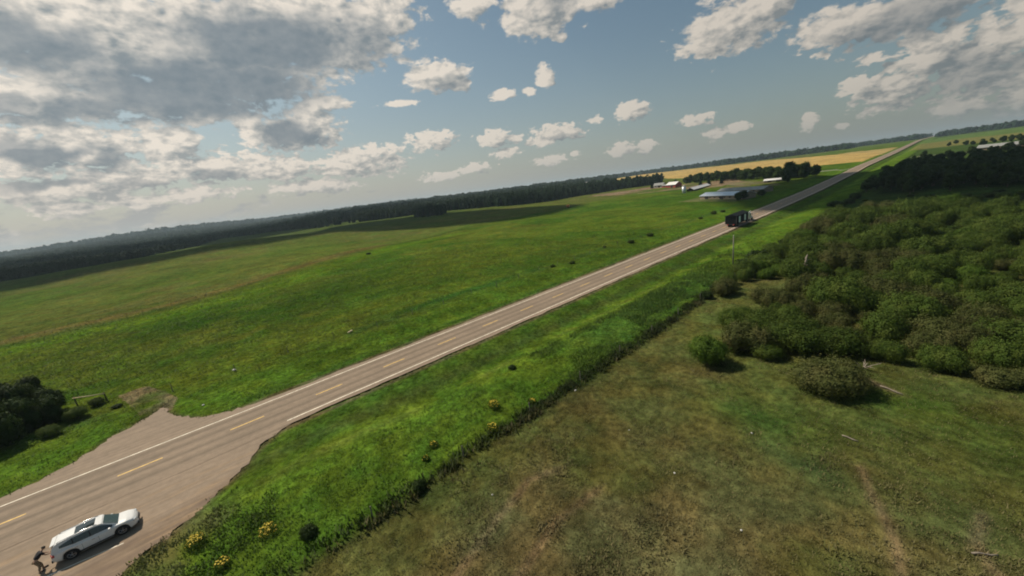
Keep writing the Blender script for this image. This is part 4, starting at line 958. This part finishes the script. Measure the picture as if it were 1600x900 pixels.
M_['shirt'] = mat('black_shirt', (.012, .012, .014), .9, var=.2)
M_['pants'] = mat('khaki_trousers', (.20, .155, .10), .9, var=.15)
M_['hair'] = mat('dark_hair', (.02, .014, .01), .8, var=.2)
M_['shoe'] = mat('dark_shoes', (.03, .028, .026), .7)
M_['redc'] = mat('dark_red_cloth', (.16, .02, .025), .8, var=.2)
def person(loc, rz):
    t = empty('person', loc, rz, 'person in a black shirt and khaki trousers bending forward behind the white car', 'person')
    # local frame: facing +Y
    hip = (0, -.12, .90); ch = (0, .22, 1.22); nk = (0, .36, 1.38)
    pts = [(hip, (.15, .12)), ((0, .03, 1.05), (.135, .11)), (ch, (.17, .12)), (nk, .06), ((0, .42, 1.42), .05),
           ((.10, -.10, .84), .10), ((.15, .0, .48), .068), ((.16, -.12, .10), .045), ((.16, .05, .05), .04),
           ((-.10, -.10, .84), .10), ((-.17, .10, .47), .068), ((-.18, .12, .10), .045), ((-.18, .28, .05), .04),
           ((.20, .27, 1.30), .062), ((.29, .42, 1.06), .046), ((.22, .66, .96), .034),
           ((-.20, .27, 1.30), .062), ((-.30, .38, 1.04), .046), ((-.20, .62, .90), .034)]
    ed = [(0, 1), (1, 2), (2, 3), (3, 4), (0, 5), (5, 6), (6, 7), (7, 8), (0, 9), (9, 10), (10, 11), (11, 12), (2, 13), (13, 14), (14, 15), (2, 16), (16, 17), (17, 18)]
    skinned('body', pts, ed, M_['skin'], t)
    # head with face
    bm = bmesh.new(); bmesh.ops.create_uvsphere(bm, u_segments=20, v_segments=14, radius=1)
    for v in bm.verts:
        x, y, z = v.co; k = 1-.22*max(0, -z)
        v.co = Vector((x*.078*k, y*.098*(1-.1*max(0, -z)), z*.118))
        if y > .6 and abs(x) < .25 and -.35 < z < .1: v.co.y += .022
    me = bpy.data.meshes.new('head'); bm.to_mesh(me); bm.free(); me.materials.append(M_['skin']); me.polygons.foreach_set('use_smooth', [True]*len(me.polygons))
    hd = link('head', me, t, (0, .475, 1.475)); hd.rotation_euler = (-.75, 0, .15)
    mb = MB()
    for sx in (-1, 1): mb.tube([(sx*.078, 0, -.025), (sx*.088, -.01, .02)], [.018, .022], 6)
    mb.build('ears', M_['skin'], hd, True)
    mb = MB(); [mb.tube([(sx*.03, .088, .012), (sx*.03, .097, .012)], [.011, .008], 6) for sx in (-1, 1)]; mb.tube([(-.022, .086, -.058), (.022, .086, -.058)], .006, 5); mb.build('eyes_and_mouth', M_['hair'], hd)
    rings = []
    for i in range(7):
        ph = i/6*1.75; r_ = math.sin(ph) if i else .02
        rings.append([Vector((.088*r_*math.cos(a*.3927), (.108*r_*math.sin(a*.3927)-.016-.02*(ph > 1)), .03+.105*math.cos(ph)+(.05*max(0, math.sin(a*.3927)) if ph > 1 else 0))) for a in range(16)])
    mb = MB(); mb.loft(rings, cap=True); mb.build('hair', M_['hair'], hd, True)
    # clothes follow the body
    s = lambda i, k: (pts[i][0], tuple(k*q for q in pts[i][1]) if isinstance(pts[i][1], tuple) else pts[i][1]*k)
    P = [((0, -.04, .98), (.19, .155)), s(1, 1.35), s(2, 1.3), ((0, .30, 1.31), .115), s(13, 1.4), ((.27, .37, 1.15), .075), s(16, 1.4), ((-.27, .34, 1.14), .075)]
    skinned('shirt', P, [(0, 1), (1, 2), (2, 3), (2, 4), (4, 5), (2, 6), (6, 7)], M_['shirt'], t)
    P = [((0, -.08, .95), (.16, .13)), ((.10, -.10, .84), .115), ((.15, .0, .48), .082), ((.16, -.12, .12), .062), ((-.10, -.10, .84), .115), ((-.17, .10, .47), .082), ((-.18, .12, .12), .062)]
    skinned('trousers', P, [(0, 1), (1, 2), (2, 3), (0, 4), (4, 5), (5, 6)], M_['pants'], t)
    for x, y in ((.16, -.03), (-.18, .2)):
        mb = MB(); mb.tube([(x, y-.15, .05), (x, y-.02, .06), (x, y+.12, .045), (x, y+.16, .035)], [.045, .055, .05, .03], 8); mb.build('shoe', M_['shoe'], t, True)
    # hands: palm, four unequal fingers and a thumb, slightly curled
    for sx, wr in ((1, Vector((.22, .66, .96))), (-1, Vector((-.20, .62, .90)))):
        d = Vector((-.25*sx, .9, -.35)).normalized(); side = d.cross(Vector((0, 0, 1))).normalized(); dn = d.cross(side).normalized()
        if dn.z > 0: dn = -dn
        mb = MB(); mb.tube([wr, wr+d*.05, wr+d*.095], [.026, .040, .036], 8)
        for k, (o_, l_) in enumerate(((-.028, .062), (-.010, .076), (.010, .070), (.028, .054))):
            b0 = wr+d*.085+side*o_; mb.tube([b0, b0+d*l_*.5+dn*.006, b0+d*l_*.85+dn*l_*.35, b0+d*l_*.9+dn*l_*.7], [.0095, .009, .008, .006], 6)
        b0 = wr+d*.03-side*.03*sx; mb.tube([b0, b0-side*sx*.03+d*.03, b0-side*sx*.03+d*.06+dn*.015], [.013, .011, .008], 6)
        mb.build('hand', M_['skin'], t, True)
    return t
person((10.45, -11.85, .02), math.radians(20))
M_['bagc'] = M_['redc']

# ------------------------------------------------------------------ truck and its load
M_['cream'] = mat('cream_truck_paint', (.78, .70, .58), .35, var=.06)
M_['steel'] = mat('dark_steel', (.05, .05, .052), .6, var=.2)
M_['shedp'] = mat('charcoal_siding', (.013, .017, .018), .8, spec=.05, var=.2, vs=1.5)
M_['shroof'] = mat('charcoal_roofing', (.016, .019, .022), .9, spec=.05, var=.2, vs=1.5)
M_['lightpanel'] = mat('pale_grey_door', (.80, .84, .80), .5, var=.08)
def truck(loc):
    t = empty('truck', loc, 0, 'cream tractor unit hauling a low trailer up the road in the right lane', 'truck')
    mb = MB(); mb.box((0, 5.6, .95), (.9, 18.2, .22)); mb.box((0, 0.2, 1.02), (2.6, 12.4, .12)); mb.build('trailer_bed', M_['steel'], t)
    mb = MB(); mb.box((0, 9.6, 1.75), (2.3, 1.9, 1.9), 0, .96); mb.box((0, 9.4, 2.95), (2.2, 2.0, .9), 0, .86); mb.build('sleeper', M_['cream'], t, bevel=.06)
    mb = MB(); mb.box((0, 11.1, 1.85), (2.2, 1.3, 1.9), 0, .93); mb.build('cab', M_['cream'], t, bevel=.06)
    mb = MB(); mb.box((0, 12.7, 1.45), (1.5, 2.0, 1.1), 0, .88); mb.build('hood', M_['cream'], t, bevel=.08)
    mb = MB(); mb.box((0, 11.74, 2.3), (1.9, .06, .75), 0, .92); mb.build('windscreen', M_['glass'], t)
    for sx in (-1, 1):
        mb = MB(); mb.box((sx*1.09, 11.15, 2.25), (.05, .8, .6)); mb.build('side_window', M_['glass'], t)
        mb = MB(); mb.box((sx*1.0, 12.9, .95), (.5, 1.5, .35), 0, .8); mb.build('fender', M_['cream'], t, bevel=.05)
        mb = MB(); mb.tube([(sx*1.12, 10.4, .9), (sx*1.12, 10.4, 3.7)], .09, 8); mb.build('exhaust', M_['chrome'], t, True)
        mb = MB(); mb.tube([(sx*.95, 8.9, .75), (sx*.95, 10.5, .75)], .3, 10); mb.build('fuel_tank', M_['chrome'], t, True)
        mb = MB(); mb.box((sx*1.35, 11.9, 2.3), (.18, .08, .5)); mb.build('mirror', M_['steel'], t)
        mb = MB(); mb.box((sx*.95, -6.03, .95), (.5, .05, .2)); mb.build('tail_light', M_['redl'], t)
        mb = MB(); mb.box((sx*.72, 13.74, 1.2), (.3, .08, .2)); mb.build('headlight', M_['headl'], t)
    mb = MB(); mb.box((0, 13.74, 1.5), (.9, .06, .8)); mb.build('grille', M_['chrome'], t)
    mb = MB(); mb.box((0, 13.85, .75), (2.3, .2, .35)); mb.build('bumper', M_['chrome'], t, bevel=.04)
    for wy in (-4.6, -3.3, -2.0, 7.2, 8.5, 12.9):
        for sx in (-1, 1):
            mb = MB(); mb.loft([[Vector((sx*1.02+a, wy+r_*math.cos(k*math.pi/9), .5+r_*math.sin(k*math.pi/9))) for k in range(18)] for a, r_ in ((-.24, .3), (-.24, .47), (-.18, .5), (.18, .5), (.24, .47), (.24, .3))], cap=False)
            wh = mb.build('wheel', M_['tyre'], t, True)
            mb = MB(); mb.tube([(sx*1.1, wy, .5), (sx*1.24, wy, .5)], [.28, .2], 12); mb.build('rim', M_['rim'], wh)
    return t
TX, TY = 2.35, 151.2; TZ = float(road_z(TY))
truck((TX, TY, TZ))
t = empty('portable_building', (TX, TY, TZ+1.09), 0, 'wide dark charcoal shed with two pale doors riding on the trailer', 'building')
mb = MB(); mb.box((0, 0, 1.35), (3.6, 11.6, 2.7)); mb.build('wall', M_['shedp'], t)
mb = MB(); mb.loft([[Vector((-2.0, y, 2.60)), Vector((2.0, y, 2.60)), Vector((2.0, y, 2.74)), Vector((0, y, 3.45)), Vector((-2.0, y, 2.74))] for y in (-6.0, 6.0)]); mb.build('roof', M_['shroof'], t)
for y in (-2.9, 2.6):
    mb = MB(); mb.box((1.818, y, 1.3), (.05, 1.7, 2.1)); d = mb.build('door', M_['lightpanel'], t)
    mb = MB()
    for s in (-.9, .9): mb.box((1.825, y+s, 1.32), (.07, .1, 2.25))
    mb.box((1.825, y, 2.42), (.07, 1.9, .1)); mb.build('frame', M_['steel'], d)
mb = MB(); [mb.box((sx*1.76, sy*5.78, 1.35), (.14, .14, 2.7)) for sx in (-1, 1) for sy in (-1, 1)]; mb.build('corner_trim', M_['steel'], t)

# ------------------------------------------------------------------ farm buildings
M_['tin'] = mat('pale_metal_roof', (.66, .70, .73), .38, metal=.35, spec=.6, var=.12, vs=.5)
M_['tin_dull'] = mat('dull_metal_roof', (.27, .27, .25), .6, spec=.3, var=.2, vs=.4)
M_['tanw'] = mat('tan_boards', (.27, .21, .14), .85, var=.25, vs=.8)
M_['redw'] = mat('red_barn_boards', (.30, .045, .035), .8, var=.2)
M_['whitew'] = mat('white_boards', (.60, .58, .54), .8, var=.12)
M_['whiter'] = mat('white_metal_roof', (.68, .66, .63), .6, var=.08)
M_['dopen'] = mat('dark_opening', (.02, .018, .015), .9)
def gable(name, x, y, L, W_, wh, rh, rz, wall, roof, label, doors=(), windows=0, z=None, cat='barn', oh=.5, chimney=False):
    """long side along local x"""
    zz = min(hz(x+math.cos(rz)*L*.5*s, y+math.sin(rz)*L*.5*s) for s in (-1, 0, 1)) if z is None else z
    t = empty(name, (x, y, zz-.1), rz, label, cat)
    mb = MB(); mb.loft([[Vector((sx*L/2, -W_/2, -1)), Vector((sx*L/2, W_/2, -1)), Vector((sx*L/2, W_/2, wh)), Vector((sx*L/2, 0, wh+rh*.97)), Vector((sx*L/2, -W_/2, wh))] for sx in (-1, 1)]); mb.build('wall', wall, t)
    mb = MB()
    for s in (-1, 1):
        a = Vector((0, s*(W_/2+oh), wh-rh*oh/(W_/2)+.03)); b = Vector((0, s*.0, wh+rh+.03)); n = Vector((0, s*rh, W_/2)).normalized()*.12
        V = []
        for sx in (-1, 1):
            for q in (a, b, b+n, a+n): V.append(q+Vector((sx*(L/2+oh), 0, 0)))
        mb.add(V, [(0, 1, 2, 3), (7, 6, 5, 4), (0, 4, 5, 1), (1, 5, 6, 2), (2, 6, 7, 3), (3, 7, 4, 0)])
    rf = mb.build('roof', roof, t)
    mb = MB(); mb.box((0, 0, wh+rh+.14), (L+2*oh, .35, .08)); mb.build('ridge_cap', roof, rf)
    for k in doors:
        mb = MB(); mb.box((k*L, -W_/2-.03, wh*.42), (min(3.0, L*.2), .08, wh*.84)); mb.build('door', M_['dopen'], t)
    for k in range(windows):
        mb = MB(); mb.box((-L*.42+L*.84*(k+.5)/windows, -W_/2-.03, wh*.6), (1.2, .07, wh*.3)); mb.build('window', M_['dopen'], t)
    return t
ang = math.atan2(-.6, .8)
gable('long_barn', -40.5, 266, 34, 10, 2.6, 1.7, math.atan2(-14, 26), M_['tanw'], M_['tin'], 'long low barn with pale metal roof and tan wall left of the truck', (-.32, .05), 7)
gable('rear_barn', -42, 303, 36, 9, 2.3, 1.5, math.atan2(-12, 27), M_['tanw'], M_['tin_dull'], 'long low barn with dull grey roof right behind the pale roofed one', (.1,), 4)
gable('red_barn', -146, 421, 13, 9, 3.2, 2.6, -.35, M_['redw'], M_['whiter'], 'small red barn with white roof in the farmyard', (.1,), 2)
gable('narrow_shed', -101, 375, 58, 5.5, 1.6, 1.5, math.atan2(57, -8), M_['dopen'], M_['whiter'], 'very long narrow shed with white roof seen obliquely beside the silo', (), 0, cat='shed')
gable('small_shed', -44.0, 384, 13.5, 7, 1.7, 1.1, .02, M_['tanw'], M_['whiter'], 'small tan shed with white roof between the farm trees', (-.2, .25), 0, cat='shed')
gable('white_farmhouse', -178, 452, 11, 8, 2.8, 2.4, .1, M_['whitew'], M_['tin_dull'], 'little white farmhouse at the left end of the farmyard', (.1,), 3, cat='house')
gable('red_shed', -160, 432, 7, 6, 2.2, 1.0, -.5, M_['redw'], M_['tin_dull'], 'tiny dull red shed left of the red barn', (.1,), 0, cat='shed')
gable('far_white_shed', -700, 990, 40, 12, 4, 3, .6, M_['whitew'], M_['whiter'], 'distant white shed at the left corner of the yellow field', (), 0, cat='shed')
gable('far_pale_barn', 84, 560, 30, 11, 2.4, 2.2, -.30, M_['tanw'], M_['tin_dull'], 'large pale roofed barn among trees at the right edge', (-.2, .2), 5)
# silo
x, y = -96, 332; t = empty('silo', (x, y, hz(x, y)-.1), 0, 'short pale grain silo with conical cap at the end of the narrow shed', 'silo')
mb = MB(); mb.loft([[Vector((1.5*math.cos(k*.3927), 1.5*math.sin(k*.3927), z)) for k in range(16)] for z in (-.5, 5.4)]); mb.build('wall', M_['tin'], t, True)
mb = MB(); mb.loft([[Vector((r_*math.cos(k*.3927), r_*math.sin(k*.3927), z)) for k in range(16)] for r_, z in ((1.62, 5.36), (.25, 6.5), (.2, 6.7))]); mb.build('roof', M_['tin_dull'], t)
mb = MB(); [mb.tube([(1.56*math.cos(a), 1.56*math.sin(a), 0), (1.56*math.cos(a), 1.56*math.sin(a), 5.3)], .04, 4) for a in (-1.4, -1.1)]; mb.build('ladder', M_['steel'], t)
# orange farm machine in the meadow
M_['orange'] = mat('orange_paint', (.62, .21, .03), .5, var=.1)
x, y = -169, 268; t = empty('farm_machine', (x, y, hz(x, y)), .4, 'small orange farm machine standing alone at the far edge of the meadow', 'farm machine')
mb = MB(); mb.loft([[Vector((sx*1.3, 1.25*math.cos(a)+0, 1.55+1.05*math.sin(a))) for a in [k*.5236 for k in range(12)]] for sx in (-1, 1)]); mb.build('body', M_['orange'], t)
mb = MB(); mb.box((1.9, 0, .9), (1.4, 1.3, .25)); mb.tube([(2.4, 0, .8), (3.6, 0, .6)], .07, 6); mb.build('drawbar', M_['steel'], t)
for s in (-1, 1):
    mb = MB(); mb.tube([(0, s*1.45-.12, .5), (0, s*1.45+.12, .5)], .5, 14); wh = mb.build('wheel', M_['tyre'], t); mb = MB(); mb.tube([(0, s*1.45+s*.10, .5), (0, s*1.45+s*.16, .5)], .25, 10); mb.build('rim', M_['orange'], wh)
# gate posts and corral rails in the farmyard
mb = MB()
for (x0, y0, x1, y1) in [(-230, 400, -150, 385), (-150, 385, -112, 392), (-200, 420, -165, 408), (-85, 392, -52, 352)]:
    t = empty('corral_fence', ((x0+x1)/2, (y0+y1)/2, 0), 0, {-230: 'left part of the corral fence along the farmyard', -150: 'middle part of the corral fence before the red barn', -200: 'inner corral fence by the white farmhouse', -85: 'corral fence behind the dull roofed barn'}[x0], 'fence')
    cx_, cy_ = (x0+x1)/2, (y0+y1)/2; n = int(math.hypot(x1-x0, y1-y0)/5); mb = MB(); ml = MB(); P = []
    for i in range(n+1):
        x = x0+(x1-x0)*i/n; y = y0+(y1-y0)*i/n; z = hz(x, y); P.append((x-cx_, y-cy_, z)); mb.tube([(x-cx_, y-cy_, z-.3), (x-cx_, y-cy_, z+1.5)], .1, 5)
    mb.build('posts', M_['post'], t)
    for h_ in (.5, .9, 1.35): ml.tube([(a, b, c+h_) for a, b, c in P], .06, 4)
    ml.build('rails', M_['tanw'], t)

# ------------------------------------------------------------------ clouds overhead whose shadows cross the land
M_['cloud'] = mat('cloud_white', (.8, .8, .8), 1.0, spec=0, var=.05, vs=.01)
def cloud(sx_, sy_, rx, ry, rz, alt, label, seed):
    dx = sv.x/sv.z*alt; dy = sv.y/sv.z*alt
    bm = bmesh.new(); bmesh.ops.create_icosphere(bm, subdivisions=5, radius=1)
    for v in bm.verts:
        d = v.co.copy(); n = 0; a = 1
        for k in range(4):
            f = 2.1**k*1.6; n += a*math.sin(d.x*f+seed+k)*math.sin(d.y*f*1.1+k*2+seed)*math.cos(d.z*f*.9+k); a *= .55
        s = 1+.30*n; v.co = Vector((d.x*rx*s, d.y*ry*s, d.z*alt*.06*s*(1 if d.z > 0 else .35)))
    me = bpy.data.meshes.new('cloud'); bm.to_mesh(me); bm.free(); me.materials.append(M_['cloud']); me.polygons.foreach_set('use_smooth', [True]*len(me.polygons))
    o = link('cloud', me, None, (sx_+dx, sy_+dy, alt)); o.rotation_euler.z = rz
    return tag(o, label, 'cloud', kind='structure')
CLOUDS = True
if CLOUDS:
    cloud(-335, 190, 160, 88, .28, 900, None, 1)
    cloud(-395, -35, 165, 88, 1.45, 900, None, 4)
    cloud(90, 322, 128, 122, .1, 900, None, 2)
    cloud(-880, 110, 430, 260, 1.4, 1000, None, 3)

# ------------------------------------------------------------------ haze: one closed box of even air
HAZE = 0.00012
if HAZE:
    mb = MB(); mb.box((0, 0, 60), (19400, 19400, 160)); hm = bpy.data.materials.new('haze_air'); hm.use_nodes = True; hn = hm.node_tree; hn.nodes.clear()
    vo = hn.nodes.new('ShaderNodeVolumePrincipled'); vo.inputs['Color'].default_value = (.66, .82, .92, 1); vo.inputs['Density'].default_value = HAZE; vo.inputs['Anisotropy'].default_value = .2
    ou = hn.nodes.new('ShaderNodeOutputMaterial'); hn.links.new(vo.outputs[0], ou.inputs['Volume'])
    hb = mb.build('haze', hm); hb['kind'] = 'stuff'
